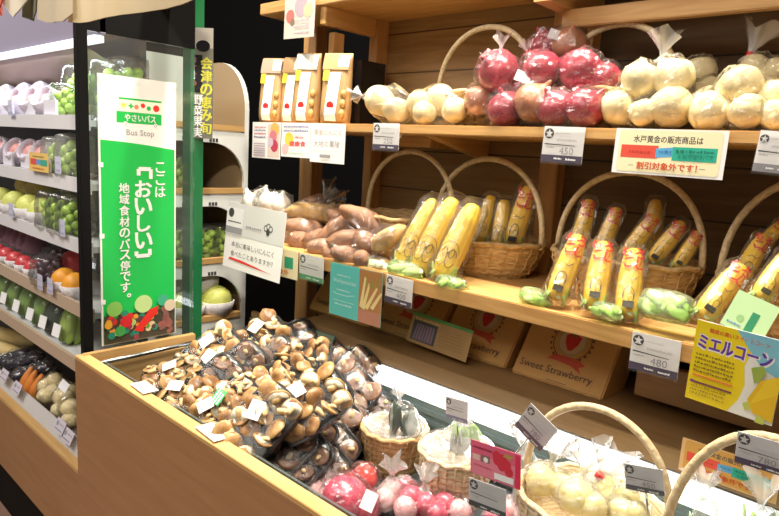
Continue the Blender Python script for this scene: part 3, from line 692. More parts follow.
basket('pale basket with arched handle at the bottom right corner, in front of the orange-lit card', (-.125, .895, FZ), .09, .118, .12, WICKP, (.36, .0), G, .85)

# ================================================================== CORN
CORN = mat('corn_yellow', (.82, .50, .03), .45, (.88, .62, .07), 8, 0); CORNO = mat('corn_orange', (.62, .27, .02), .45, (.70, .34, .03), 8)
HUSK = mat('husk_green', (.30, .50, .08), .5, (.50, .66, .20), 12, .2)
INKR = mat('print_red', (.70, .03, .02), .4); INKB = mat('print_black', (.03, .025, .01), .4); INKY = mat('print_yellow', (.85, .62, .03), .4)
def cob_mesh(m, name):
    def fn(d):
        t = d.z; z = t * .098; rr = .0265 * max(0, 1 - abs(t) ** 5) ** .5 * (1 - .16 * (t * .5 + .5)) ; 
        ang = math.atan2(d.y, d.x); rr *= 1 + .045 * math.cos(12 * ang) * (1 if abs(t) < .9 else 0) + .02 * math.cos(z * 900)
        l = math.hypot(d.x, d.y) or 1; k = rr / l if l > 1e-4 else 0
        return V((d.x * k, d.y * k, z + .098))
    mb = MB(); n = 36; vs, fs = [], []
    for i in range(34):
        t = -1 + 2 * i / 33; th = math.pi * (i / 33)
        d0 = max(1e-3, math.sin(th))
        for j in range(n):
            a = 2 * math.pi * j / n; tt = -math.cos(th); rr = .0325 * d0 ** .42 * (1 - .18 * (tt * .5 + .5)) * (1 + .05 * math.cos(12 * a) + .025 * math.cos(i * 2.4)); vs.append((rr * math.cos(a), rr * math.sin(a), .098 + .098 * tt))
    for i in range(33):
        for j in range(n): fs.append((i * n + j, i * n + (j + 1) % n, (i + 1) * n + (j + 1) % n, (i + 1) * n + j))
    o = mb.add(vs, fs).build(name, m); me = o.data; bpy.data.objects.remove(o); return me
COB = cob_mesh(CORN, 'cob'); COBO = cob_mesh(CORNO, 'cob')
def stroke(mb, pts, wd, r, mi=0):
    """printed stroke on a sleeve of radius r round z: pts are (angle about -Y in metres of arc, z)"""
    for (a0, z0), (a1, z1) in zip(pts, pts[1:]):
        k = V((a1 - a0, z1 - z0)); 
        if k.length < 1e-6: continue
        nn = V((-k.y, k.x)).normalized() * wd / 2; q = []
        for (a, z) in ((a0 - nn.x, z0 - nn.y), (a1 - nn.x, z1 - nn.y), (a1 + nn.x, z1 + nn.y), (a0 + nn.x, z0 + nn.y)):
            th = a / r; q.append((r * math.sin(th), -r * math.cos(th), z))
        mb.add(q, [(0, 1, 2, 3)], mi, None, False)
def text_on(mb, body, a0, z0, h, r, mi=0, bold=.03, rot=0):
    vs, fs, tw, th = text_geo(body, bold); k = h / th; q = []
    for x, y, dz in vs:
        x, y = x * k - tw * k / 2, y * k; x, y = x * math.cos(rot) - y * math.sin(rot), x * math.sin(rot) + y * math.cos(rot); t = (a0 + x) / r; q.append(((r + dz) * math.sin(t), -(r + dz) * math.cos(t), z0 + y))
    mb.add(q, fs, mi, None, False)
RS = .0345
pr = MB()
def ring(cx, cz, rx, rz, a0=0, a1=360, n=14): return [(cx + rx * math.cos(math.radians(a0 + (a1 - a0) * t / n)), cz + rz * math.sin(math.radians(a0 + (a1 - a0) * t / n))) for t in range(n + 1)]
for dx in (-.010, .012):
    stroke(pr, ring(dx, .045, .012, .022, 20, 340), .0016, RS); stroke(pr, ring(dx * .8, .058, .006, .012), .0014, RS)
stroke(pr, ring(0, .05, .028, .036, 20, 170), .0014, RS)
PRINT_PLAIN = pr
pr2 = MB()
for (x, z, k) in ((-.012, .162, 0), (.013, .158, 1), (-.004, .130, 2), (.015, .126, 3)):
    text_on(pr2, 'もろこし'[k], x * 1.25, z - .004, .028, RS, 0, .03, .15 * (-1) ** k)
stroke(pr2, ring(.0, .152, .024, .030, 200, 420), .0022, RS)
pr3 = MB(); stroke(pr3, ring(0, .045, .014, .024, -20, 200), .0018, RS); stroke(pr3, [(-.012, .035), (-.012, .06), (-.004, .07)], .0018, RS); stroke(pr3, ring(.006, .04, .007, .012), .0016, RS); stroke(pr3, [(-.018, .085), (-.006, .095), (.008, .088), (.018, .100)], .0018, RS)
pr3.add(*[([(RS * math.sin(t), -RS * math.cos(t), z) for t, z in ((-.35, .012), (.45, .012), (.45, .030), (-.35, .030))]), [(0, 1, 2, 3)]], 0, None, False)
def temp(mb, name, m):
    o = mb.build(name, m); me = o.data; bpy.data.objects.remove(o); return me
PM1, PM2, PM3 = temp(PRINT_PLAIN, 'black_print', INKB), temp(pr2, 'red_print', INKR), temp(pr3, 'black_print', INKB)
def sleeve_fn(d):
    th = math.atan2(d.y, d.x); t = d.z; z = .10 + t * .118; w_ = .037 + (.012 * max(0, -t - .4) * 2.2 + .012 * max(0, t - .55) * 2)
    fl = 1 if abs(t) < .6 else max(.12, 1 - (abs(t) - .6) * 2.3); n_ = 1 + .06 * noise.noise(V((d.x * 3, d.y * 3, t * 7))) + .05 * noise.noise(V((d.x * 8, d.y * 8, t * 16)))
    l = max(.55, (1 - t ** 8)) if abs(t) < .98 else .05
    return V((w_ * math.cos(th) * l * n_ * 1.04, w_ * math.sin(th) * l * fl * n_ * 1.04, z))
_sv = MB().sph(sleeve_fn, 24, 24); _sv.sm = [False] * len(_sv.f); SLV = temp(_sv, 'bag_film', FILM)
HUSKF = mat('husk_pale', (.52, .62, .30), .45, (.66, .74, .46), 25, .2)
_h = MB()
_r = random.Random(4)
for k in range(9):
    a = _r.uniform(-1.9, 1.9); _h.ell((.026 * math.sin(a), -.020 * math.cos(a) + .004, .012), (.009, .003, _r.uniform(.016, .030)), k % 2, 8, 6, (_r.uniform(-.5, .5), _r.uniform(-.9, .9), a), .3, 2, k)
HSK0 = temp(_h, 'husk', [HUSK, HUSKF]); HSK = HSK0
HSK_OLD = temp(MB().ell((0, -.004, .006), (.028, .020, .018), 0, 12, 8, None, .35, 2, 3).ell((.018, -.008, .000), (.022, .012, .010), 0, 10, 7, None, .3, 2, 6).ell((-.02, -.006, .002), (.020, .012, .010), 0, 10, 7, None, .3, 2, 9), 'husk', HUSK)
def corn(label, base, tip, printed, dim=False, group=None, s=1.0):
    """a bagged cob standing from base towards tip, printed side to the aisle"""
    b, t = V(base), V(tip); z = (t - b).normalized(); f = V((.35, -1, .3)); f = (f - z * f.dot(z)).normalized(); y = -f; x = y.cross(z)
    k = (t - b).length / .196
    M = Matrix(((x.x, y.x, z.x, b.x), (x.y, y.y, z.y, b.y), (x.z, y.z, z.z, b.z), (0, 0, 0, 1))) @ Matrix.Scale(k, 4)
    r = thing('corn_pack', label, 'corn', group=group, M=M)
    inst('cob', COB, r); inst('husk', HSK, r)
    if printed: inst('red_print', PM2, r); inst('black_print', PM3, r)
    else: inst('black_print', PM1, r)
    inst('bag_film', SLV, r)
    return r
def cpx(label, b, t, yb, yt, printed, group, **k): return corn(label, P(*b, y=yb), P(*t, y=yt), printed, group=group, **k)
GC = 'plain yellow corn packs on the lower shelf'
cpx('leftmost of the three plain yellow corn packs beside the sweet potatoes', (402, 266), (436, 200), 1.105, 1.185, False, GC)
cpx('middle one of the three plain yellow corn packs', (419, 272), (455, 199), 1.10, 1.18, False, GC)
cpx('rightmost of the three plain yellow corn packs, against the wicker basket', (441, 278), (475, 205), 1.09, 1.175, False, GC)
GC = 'shaded corn packs inside the baskets'
cpx('corn pack standing at the right end of the basket behind the plain yellow corn', (512, 246), (530, 186), 1.29, 1.32, True, GC)
cpx('shaded corn pack leaning low in the basket behind the rightmost plain corn', (478, 244), (492, 196), 1.29, 1.33, False, GC)
cpx('shaded corn pack next to the standing one in the same basket', (498, 250), (505, 200), 1.29, 1.33, False, GC)
GC = 'red lettered corn packs on the lower shelf'
cpx('leftmost of the three red lettered corn packs standing at the shelf edge', (555, 299), (579, 236), 1.085, 1.165, True, GC)
cpx('middle one of the three red lettered corn packs', (593, 307), (604, 243), 1.08, 1.16, True, GC)
cpx('rightmost of the three red lettered corn packs, next to the green wrapped pack', (626, 317), (634, 250), 1.08, 1.16, True, GC)
GC = 'shaded corn packs inside the baskets'
for lab, b, t, yb, yt in (('shaded corn pack at the left end of the middle basket under its handle', (577, 248), (590, 200), 1.26, 1.30),
        ('shaded corn pack second from the left in the middle basket', (600, 252), (618, 208), 1.27, 1.31),
        ('shaded corn pack with red letters leaning right in the middle basket', (625, 256), (656, 215), 1.255, 1.29),
        ('unprinted corn tip rising highest at the back of the middle basket', (650, 250), (656, 200), 1.32, 1.36),
        ('shaded corn pack leaning right beside the red lettered one in the basket', (651, 262), (683, 222), 1.26, 1.30),
        ('shaded corn pack at the right end of the middle basket by the handle', (676, 268), (699, 232), 1.27, 1.31)):
    cpx(lab, b, t, yb, yt, 'unprinted' not in lab, GC)
GC = 'corn packs at the frame edge'
cpx('bright yellow corn pack leaning at the left above the yellow poster', (701, 318), (742, 266), 1.085, 1.17, True, GC)
cpx('corn pack leaning up in the corner basket, behind the bright yellow one', (738, 282), (765, 236), 1.19, 1.25, True, GC)
cpx('corn pack at the frame edge behind the pale green packet', (758, 300), (790, 252), 1.12, 1.19, True, GC)
cpx('topmost corn pack in the corner basket with dark letters', (757, 250), (784, 222), 1.27, 1.32, True, GC)

# green wrapped packets at the shelf edge
def packet(label, px, py, y, wpx, hpx, seed, m=FILMG, inner=HUSK):
    c = P(px, py, y=y); wd, hh = sz(wpx, c), sz(hpx, c); r = thing('vegetable_packet', label, 'packet', c, (-.5, 0, 0))
    lb = MB(); q_ = random.Random(seed)
    for k in range(11): lb.ell((q_.uniform(-.36, .36) * wd, q_.uniform(-.010, .010), q_.uniform(-.22, .22) * hh), (wd * .27, .003, hh * .24), k % 2, 9, 6, (q_.uniform(-.4, .4), q_.uniform(-.5, .5), q_.uniform(-.5, .5)), .3, 2.2, seed + k)
    lb.build('leaf_bundle', [inner, HUSKF], r)
    def fn(d):
        k = (abs(d.x) ** 4 + abs(d.z) ** 4 + abs(d.y) ** 2 * .4 + 1e-9) ** -.25; return V((d.x * k * wd * .52, d.y * .024, d.z * k * hh * .52)) * (1 + .06 * noise.noise(d * 4 + V((seed, 0, 0))))
    MB().sph(fn, 22, 14).build('bag_film', m, r); return r
packet('green wrapped packet lying right of the red lettered corn', 666, 306, 1.085, 50, 30, 3)
packet('small green packet lying left of the red lettered corn at the shelf edge', 535, 297, 1.085, 30, 16, 5)
packet('green husk bag lying under the left plain corn packs', 405, 270, 1.08, 40, 16, 8)
packet('green husk bag lying under the right plain corn packs', 452, 284, 1.075, 34, 14, 9)
packet('clear packet of pale leaves between sweet potatoes and plain corn', 379, 264, 1.085, 26, 14, 12, FILM, mat('pale_leaf', (.62, .66, .50), .5))
packet('green husk bag lying between the middle and right red lettered corn', 608, 312, 1.072, 30, 16, 15)
fr = frame(P(750, 316, y=1.075), (.93, .1, -.30), (0.2, .3, 1)); o, p = card('green_leaf_packet', 'pale green flat packet with dark green stripe above the yellow poster', 'packet', fr, .062, .06, mat('pale_green', (.50, .72, .38), .3), None, .008)
p.rect(.52, .0, .70, .62, ink((.03, .26, .12)), 'stripe').disc(.34, .34, .09, ink((.30, .52, .22)), 'print').scrib(.1, .45, .12, ink((.15, .25, .5)), 'small_print', .06, 2); p.done()

# ================================================================== ONIONS AND POTATOES (upper shelf)
def veg_bag(name, label, cat, items, maker, group=None, film=FILM, ties=(), grow=1.13, seed=0, crink=.11, floor=None, on=None):
    """items: (px, py, radius in px, y plane); the bag's base sits below their middle"""
    if on is not None:      # rest every root on the surface at height on
        its = []
        for a, b, r, y in items:
            q = P(a, b, z=on + .028); q = P(a, b, z=on + sz(r, q)); its.append((a, b, r, q.y))
        items = its
    ps = [(P(a, b, y=y), sz(r, P(a, b, y=y))) for a, b, r, y in items]
    c = sum((p for p, _ in ps), V()) / len(ps); zb = floor if floor is not None else min(p.z - r for p, r in ps); c.z = zb
    root = thing(name, label, cat, c, group=group); bl = []
    for i, (p, r) in enumerate(ps):
        q = p - c
        if floor is not None and q.z < r * .93: q.z = r * .93
        bl.append((q, r)); maker(root, q, r, i + seed)
    bag(root, bl, film, grow, 0.0 if floor is not None else None, seed=seed, crink=crink)
    for j, (a, b, y, d, h, m) in enumerate(ties): tuft(root, P(a, b, y=y) - c, d, h, TUFT, m, seed + j)
    return root
ONM = [temp(onion_mb(1.0), 'onion', ONION), temp(onion_mb(1.0), 'onion', ONION2)]
def mk_onion(root, q, r, i):
    rr = random.Random(i * 31 + 5); inst('onion', ONM[1 if rr.random() < .2 else 0], root, q, (rr.uniform(-.9, .9), rr.uniform(-.9, .9), rr.uniform(0, 6)), r * 1.10)
POTM = [temp(MB().ell((0, 0, 0), (1.06, .96, .92), 0, 18, 12, None, .12, 1.4, k), 'potato', POTATO) for k in range(3)]
def mk_potato(root, q, r, i):
    rr = random.Random(i * 17 + 3); inst('potato', POTM[i % 3], root, q, (rr.uniform(-.5, .5), rr.uniform(-.5, .5), rr.uniform(0, 6)), r * 1.05)
REDT = mat('tie_red', (.65, .03, .03), .4); BTIE = None
GO = 'bags of red onions on the upper shelf'
veg_bag('onion_bag', 'bag of red onions at the left end of the pile, pale neck on top', 'bag of onions', [(498, 72, 20, 1.21), (479, 101, 14, 1.20), (506, 109, 18, 1.185)], mk_onion, GO, ties=[(501, 49, 1.22, (0, 0, 1), .030, None), (488, 62, 1.2, (-.4, 0, .8), .022, REDT)], seed=1, floor=ZU)
veg_bag('onion_bag', 'bag of red onions in the middle of the pile with red tie', 'bag of onions', [(541, 71, 19, 1.22), (535, 103, 20, 1.19), (519, 93, 13, 1.235)], mk_onion, GO, ties=[(527, 52, 1.23, (-.4, 0, 1), .022, REDT)], seed=4, floor=ZU)
veg_bag('onion_bag', 'bag of dark red onions on top at the back with a white sticker', 'bag of onions', [(547, 46, 16, 1.30), (570, 44, 17, 1.30), (556, 64, 17, 1.31), (536, 50, 12, 1.30)], mk_onion, GO, seed=8)
veg_bag('onion_bag', 'bag of red onions at the upper right of the pile beside the potatoes', 'bag of onions', [(581, 72, 21, 1.23), (604, 80, 17, 1.24), (598, 102, 15, 1.24)], mk_onion, GO, seed=12, floor=ZU)
veg_bag('onion_bag', 'bag of two red onions at the shelf edge above the 450 tag', 'bag of onions', [(585, 108, 19, 1.185), (556, 108, 18, 1.185)], mk_onion, GO, seed=17, floor=ZU)
for px, py, y in ((523, 77, 1.175), (556, 35, 1.265)):
    e = tag(MB().box((-.016, -.001, -.012), (.016, .001, .012)).build('price_sticker', STICK), 'white sticker on %s onion bag' % ('the front middle' if px == 523 else 'the topmost rear'), 'sticker'); e.location = P(px, py, y=y); e.rotation_euler = (-.4, .3, .5)
GP = 'bags of potatoes on the upper shelf'
veg_bag('potato_bag', 'long bag of yellow potatoes at the left end of the upper shelf', 'bag of potatoes', [(380, 101, 15, 1.20), (396, 110, 13, 1.19), (420, 104, 13, 1.21), (440, 101, 16, 1.22), (455, 110, 13, 1.19), (425, 113, 12, 1.185)], mk_potato, GP, ties=[(363, 96, 1.20, (-1, 0, .15), .035, None)], seed=2, floor=ZU, grow=1.06, crink=.05)
veg_bag('potato_bag', 'tied bag of potatoes with flared neck right of the onions', 'bag of potatoes', [(640, 81, 19, 1.22), (673, 77, 19, 1.22), (618, 108, 17, 1.20), (643, 113, 14, 1.185), (671, 107, 21, 1.20)], mk_potato, GP, ties=[(662, 57, 1.23, (0.1, 0, 1), .045, None)], seed=7, floor=ZU, grow=1.06)
veg_bag('potato_bag', 'bag of potatoes at the shelf edge beside the cream sign', 'bag of potatoes', [(709, 111, 20, 1.20), (740, 86, 20, 1.22), (748, 111, 18, 1.195)], mk_potato, GP, seed=12, floor=ZU, grow=1.06)
veg_bag('potato_bag', 'bag of potatoes cut off by the right edge of the view', 'bag of potatoes', [(775, 97, 16, 1.23), (778, 116, 17, 1.20), (800, 108, 18, 1.21)], mk_potato, GP, seed=16, floor=ZU, grow=1.06)
veg_bag('potato_bag', 'bag of potatoes in shade behind the tied bag', 'bag of potatoes', [(697, 98, 16, 1.30), (700, 72, 15, 1.35), (712, 92, 15, 1.32)], mk_potato, GP, seed=21, floor=ZU)
veg_bag('potato_bag', 'bag with a red tie and tall neck at the back of the upper shelf', 'bag of potatoes', [(755, 68, 14, 1.36), (775, 72, 14, 1.36), (764, 90, 16, 1.34)], mk_potato, GP, ties=[(750, 55, 1.36, (.3, 0, 1), .055, REDT)], seed=25, floor=ZU)

# ================================================================== SWEET POTATOES, GARLIC
SWM = [temp(MB().ell((0, 0, 0), (1, 1, 1), 0, 16, 12, None, .16, 1.6, k), 'sweet_potato', SWEET) for k in range(3)]; SWMY = temp(MB().ell((0, 0, 0), (1, 1, 1), 0, 16, 12, None, .16, 1.6, 9), 'sweet_potato', SWEETY)
def sweet_bag(label, items, seed, neck=None):
    """items: (px, py, length px, thickness px, picture angle, y)"""
    ps = [P(i[0], i[1], y=i[5]) for i in items]; c = sum(ps, V()) / len(ps); c.z = min(p.z for p in ps) - .025
    root = thing('sweet_potato_bag', label, 'bag of sweet potatoes', c, group='bags of sweet potatoes'); bl = []
    for k, (it, p) in enumerate(zip(items, ps)):
        L, T, a = sz(it[2], p) / 2, sz(it[3], p) / 2, math.radians(it[4]); u = (CR * math.cos(a) + CU * math.sin(a)); u = (u - V((0, 1, 0)) * 0.2 * u.dot(V((0, 1, 0)))).normalized()
        o = inst('sweet_potato', SWMY if it[3] == 21 else SWM[k % 3], root, p - c); o.rotation_mode = 'QUATERNION'; o.rotation_quaternion = u.to_track_quat('X', 'Z'); o.scale = (L, T, T)
        for t in (-.6, 0, .6): bl.append((p - c + u * L * t, T * (1 if t == 0 else .75)))
    bag(root, bl, FILM, 1.12, None, seed=seed, crink=.10)
    if neck: tuft(root, P(neck[0], neck[1], y=neck[2]) - c, neck[3], neck[4], FILM, None, seed)
    return root
sweet_bag('bag of sweet potatoes at the left end beside the hanging garlic card', [(304, 228, 46, 19, -8, 1.17), (303, 242, 34, 19, -15, 1.13), (290, 236, 24, 17, 20, 1.15)], 1)
sweet_bag('topmost bag of sweet potatoes at the back with silvery bag neck', [(316, 213, 66, 21, -6, 1.21), (308, 205, 40, 14, 25, 1.24), (341, 216, 30, 18, -10, 1.21)], 3, (322, 203, 1.24, (.5, .2, .5), .07))
sweet_bag('bag of sweet potatoes in the middle of the pile', [(339, 228, 52, 20, 30, 1.15), (325, 249, 40, 20, -5, 1.11), (318, 238, 34, 17, 15, 1.14)], 5)
sweet_bag('bag of long sweet potatoes at the right of the pile, one tip facing out', [(368, 221, 62, 22, -22, 1.17), (349, 240, 48, 20, 8, 1.12), (366, 243, 24, 21.5, -60, 1.11), (389, 238, 44, 21, 28, 1.13)], 7)
sweet_bag('small bag of sweet potatoes lowest at the shelf edge above the teal card', [(348, 256, 36, 19, -15, 1.085), (362, 259, 20, 17, -30, 1.08), (334, 255, 26, 16, -25, 1.095)], 9)
GARL = mat('garlic', (.80, .76, .66), .5, (.86, .83, .76), 14, .1)
gm = temp(MB().lathe([(0, -.8), (.6, -.75), (1, -.2), (.9, .3), (.45, .75), (.2, 1.0), (.16, 1.25), (.1, 1.3)], 14), 'garlic_bulb', GARL)
def mk_garlic(root, q, r, i): inst('garlic_bulb', gm, root, q, (.3 * (-1) ** i, .2, i), r)
veg_bag('garlic_bag', 'bag of white garlic bulbs behind the hanging garlic card', 'bag of garlic', [(251, 202, 11, 1.16), (268, 203, 12, 1.15), (281, 204, 11, 1.17), (262, 222, 13, 1.15), (282, 222, 11, 1.17), (262, 197, 10, 1.19)], mk_garlic, seed=3)

# ================================================================== SNACK POUCHES
KR = mat('kraft', (.42, .25, .10), .5, (.48, .30, .13), 20, .08)
def pouch(label, px, y, wpx, top, m=KR, topcol=None, seed=0):
    b = P(px, 121, y=y); t = P(px + 4, top, y=y); wd = sz(wpx, b) * 1.05; hh = t.z - ZU
    r = thing('snack_pouch', label, 'snack pouch', (b.x, y, ZU + .001), (0, 0, .42), 'kraft snack pouches'); n = 9; vs, fs = [], []
    for i in range(13):
        t_ = i / 12; th = .030 * (1 - t_) ** .55 * (.25 + .75 * min(1, t_ * 6 + .35)); ww = wd / 2 * (1 + .02 * math.sin(t_ * 6))
        for j in range(20):
            a = 2 * math.pi * j / 20; k = (abs(math.cos(a)) ** 3 + abs(math.sin(a)) ** 3) ** (-1 / 3); vs.append((ww * math.cos(a) * min(k, 1.12), (th + .0012) * math.sin(a) * min(k, 1.1) + .010 * t_, hh * t_))
    for i in range(12):
        for j in range(20): fs.append((i * 20 + j, i * 20 + (j + 1) % 20, (i + 1) * 20 + (j + 1) % 20, (i + 1) * 20 + j))
    fs += [tuple(reversed(range(20))), tuple(range(240, 260))]
    MB().add(vs, fs).build('pouch_body', m, r)
    def face(t_): return -(.030 * (1 - t_) ** .55 * (.25 + .75 * min(1, t_ * 6 + .35)) + .0012) * 1.06 + .010 * t_ - .0012
    def patch(name, u0, u1, t0, t1, mm, k=6, dz=0, skew=0):
        q, f = [], []
        for i in range(k + 1):
            t_ = t0 + (t1 - t0) * i / k; q += [((u0 + skew * i / k) * wd, face(t_) - dz, hh * t_), ((u1 + skew * i / k) * wd, face(t_) - dz, hh * t_)]
        for i in range(k): f.append((i * 2, i * 2 + 1, i * 2 + 3, i * 2 + 2))
        MB().add(q, f).build(name, mm, r)
    patch('label_strip', -.26, .14, .03, .72, PAPER, 8, 0, .06); patch('badge', -.42, -.20, .60, .75, mat('badge_yellow', (.68, .56, .04), .4), 2, .0006)
    patch('top_sticker', .05, .44, .80, .97, mat('sticker_grey', (.62, .60, .56), .4), 2, .0005); patch('header', -.47, .44, .76, .985, topcol or KR, 2, .0002)
    dt = MB(); q = [(-.06 * wd + .13 * wd * math.cos(a * math.pi / 8), face(.25) - .0010, hh * .25 + .13 * wd * math.sin(a * math.pi / 8)) for a in range(16)]; dt.add(q, [tuple(range(16))], smooth=False).build('red_dot', mat('dot_red', (.66, .02, .02), .4), r)
    for k, z in enumerate((.14, .28, .42)):
        MB().ell((.35 * wd, face(z) + .004, hh * z), (.10 * wd, .008, .011), 0, 10, 7, None, .2, 2, k).build('chip', mat('chip', (.58, .38, .12), .5), r)
    return r
HD = mat('pouch_grey', (.42, .40, .35), .5)
pouch('kraft snack pouch at the left end of the row with brown grey header', 271, 1.20, 23, 58, topcol=mat('pouch_brown', (.36, .27, .20), .5))
pouch('kraft snack pouch half hidden behind its grey topped neighbour', 292, 1.225, 22, 57)
pouch('kraft snack pouch with grey header overlapping the one behind', 306, 1.195, 25, 53, topcol=HD)
pouch('kraft snack pouch at the right end of the row, standing apart', 335, 1.19, 29, 53)
tag(MB().box((-1.36, 1.30, ZU), (-1.325, 1.40, ZU + .19)).build('black_box', BLK2), 'black box standing behind the right snack pouch', 'box')

# ================================================================== CARDBOARD STRAWBERRY BOXES
KB = mat('cardboard', (.48, .255, .07), .6, (.53, .295, .09), 6, .03); KBT = mat('cardboard_side', (.42, .235, .075), .6); BRN = ink((.11, .055, .03)); SRED = mat('straw_red', (.50, .025, .025), .5); DGRN = ink((.10, .16, .05))
def berry_box(label, x0, x1, y=1.205, tilt=.62, logo=True, text=True, dark=False):
    wd = x1 - x0; hh = .175; r = thing('strawberry_box', label, 'cardboard box', ((x0 + x1) / 2, y, .896), (-tilt, 0, 0), 'cardboard strawberry boxes')
    MB().box((-wd / 2, 0, 0), (wd / 2, .10, hh)).build('carton', KB, r, bevel=.003)
    MB().box((-wd / 2 + .004, -.0015, hh - .028), (wd / 2 - .004, .0, hh - .026)).build('lid_seam', KBT, r)
    MB().box((wd / 2 - .030, -.001, .004), (wd / 2 - .029, .0005, hh - .03)).build('side_seam', KBT, r)
    e = bpy.data.objects.new('front_print', None)
    f = MB().box((-wd / 2 + .003, -.0009, .003), (wd / 2 - .003, -.0004, hh - .003)).build('front_face', KB, r)
    pr_ = Print(f, wd, hh); pr_.z = 0
    f.data.transform(Matrix(((1, 0, 0, 0), (0, 0, 1, -hh / 2), (0, -1, 0, 0), (0, 0, 0, 1)))); f.matrix_local = Matrix(((1, 0, 0, 0), (0, 0, -1, 0), (0, 1, 0, hh / 2), (0, 0, 0, 1)))
    pr_.z = .0013; p = pr_; a = wd / hh
    if logo:
        cx, cy_ = .52, .60
        p.disc(cx, cy_, .205, BRN, 'wreath', 28).disc(cx, cy_, .195, KB, 'wreath', 28)
        for k in range(22):
            t = 2 * math.pi * k / 22; p.rect(cx + .222 * math.cos(t) - .014, cy_ + .222 * a * math.sin(t) - .018, cx + .222 * math.cos(t) + .008, cy_ + .222 * a * math.sin(t) + .016, BRN, 'wreath')
        p.disc(cx, cy_, .155, ink((.36, .30, .16)), 'wreath', 24).disc(cx, cy_, .135, ink((.52, .36, .20)), 'wreath', 24)
        p.poly([(cx - .085, cy_ + .06 * a), (cx - .04, cy_ + .085 * a), (cx + .04, cy_ + .085 * a), (cx + .085, cy_ + .06 * a), (cx + .07, cy_ - .02 * a), (cx + .02, cy_ - .10 * a), (cx - .02, cy_ - .10 * a), (cx - .07, cy_ - .02 * a)], SRED, 'strawberry_emblem')
        p.star(cx, cy_ + .09 * a, .055, DGRN, 'strawberry_emblem', 5, .4)
        p.poly([(cx - .20, cy_ - .24 * a), (cx - .13, cy_ - .17 * a), (cx + .13, cy_ - .17 * a), (cx + .22, cy_ - .22 * a), (cx + .16, cy_ - .25 * a), (cx + .20, cy_ - .31 * a), (cx + .08, cy_ - .255 * a), (cx - .10, cy_ - .235 * a)], mat('ribbon_red', (.50, .07, .035), .5), 'ribbon')
    if text: p.text('Sweet Strawberry', .06, .10, .125, BRN, .80, .006, 'lettering', 0)
    p.rect(.40, .035, .62, .042, BRN, 'print'); p.done(); bpy.data.objects.remove(e)
    return r
def bx_(px): return P(px[0], px[1], z=.896).x
berry_box('shaded strawberry box at the left end behind the teal card', bx_((296, 310)), bx_((358, 330)), 1.195)
berry_box('strawberry box left of centre, lettering half covered by the eggplant card', bx_((360, 330)), bx_((421, 350)), 1.20)
berry_box('strawberry box right of centre touching the eggplant card', bx_((424, 351)), bx_((490, 374)), 1.21)
berry_box('strawberry box standing alone on the right with full lettering', bx_((509, 372)), bx_((598, 402)), 1.205)

#@@3

# ================================================================== SIGNS AND PRICE TAGS
yu, ym = YU - .006, YM - .006
price_tag('small price tag below the long potato bag on the upper shelf edge', frame_y((374, 123), (400, 123.5), (371, 149), yu), '250', seed=1)
price_tag('price tag reading 450 under the red onions', frame_y((545, 126), (586, 127.5), (542, 161), yu), '450', seed=2)
price_tag('price tag cut by the frame edge, right of the cream sign', frame_y((761, 130), (803, 133), (755, 171), yu), '', band=GR, seed=3)
price_tag('price tag reading 400 hanging over the strawberry boxes beside the carrot picture', frame_y((387, 274), (413.5, 281), (383, 300), ym), '400', seed=4)
price_tag('price tag reading 480 below the red lettered corn', frame_y((633, 331), (682, 342), (627, 367), ym), '480', seed=5)
price_tag('price tag with a green band at the left of the lower shelf edge', frame_y((300, 253), (324, 258.5), (297, 277), ym), '', band=ink((.10, .40, .18)), seed=6)
price_tag('bluish price tag standing above the pale basket in front of the lit tube', frame_y((446, 396), (468, 402), (440, 416), .955), '', rod=.06, band=ink((.30, .30, .42)), seed=7)
price_tag('steeply tilted price tag in front of the lit tube', frame_y((531, 403), (558, 430), (508, 418), .90), '780', rod=.12, seed=8, base=mat('tag_grey', (.66, .66, .68), .4), band=ink((.12, .12, .14)))
price_tag('price tag reading 450 behind the arched basket handle', frame_y((624, 463), (663, 470), (614, 486), .90), '450', rod=.05, seed=9, base=mat('tag_grey', (.66, .66, .68), .4), band=ink((.12, .12, .14)))
price_tag('price tag reading 780 hung on the corner basket handle', frame_y((738, 431), (792, 446), (733, 461), .835), '780', seed=10, base=mat('tag_grey', (.66, .66, .68), .4))
price_tag('price tag standing below the pink card among the red turnip bags', frame_y((469, 477), (506, 490), (464, 502), .845), '', seed=11, base=mat('tag_grey', (.66, .66, .68), .4), band=DK)
def discount_sign(label, fr, ground, seed=0):
    M, wd, hh = fr; o, p = card('discount_sign', label, 'sign', M, wd, hh, PAPER if ground is CREAMP else mat('orange_lit_edge', (.72, .46, .22), .45), 'coupon exclusion signs')
    p.poly([(.04 + .92 * (x + .0), y) for x, y in ((.02, .05), (.98, .05), (1, .10), (1, .92), (.98, .97), (.02, .97), (0, .92), (0, .10))], ground, 'ground')
    p.text('水戸黄金の販売商品は', .18, .70, .155, DK, .62, .02)
    p.rect(.07, .36, .42, .64, ink((.70, .08, .05)), 'red_field').poly([(.40, .38), (.56, .42), (.56, .62), (.40, .58)], ink((.10, .38, .68)), 'blue_field').rect(.55, .34, .93, .63, ink((.02, .40, .28)), 'green_field')
    p.scrib(.15, .36, .47, ink((.50, .04, .03)), th=.05, seed=seed).scrib(.43, .54, .50, ink((.04, .18, .4)), th=.05, seed=seed + 1).scrib(.58, .90, .52, ink((.01, .18, .12)), th=.06, seed=seed + 2).text('お買物優待パス', .60, .385, .095, ink((.01, .18, .12)), .30)
    p.text('割引対象外です！', .24, .12, .155, ink((.58, .08, .02)), .54, .03).rect(.16, .185, .21, .20, GR, 'dash').rect(.80, .185, .85, .20, GR, 'dash')
    return p.done()
discount_sign('cream discount exclusion sign with red, blue and green fields under the potatoes', frame_y((617, 128), (730, 131), (612, 172), yu - .002), CREAMP, 3)
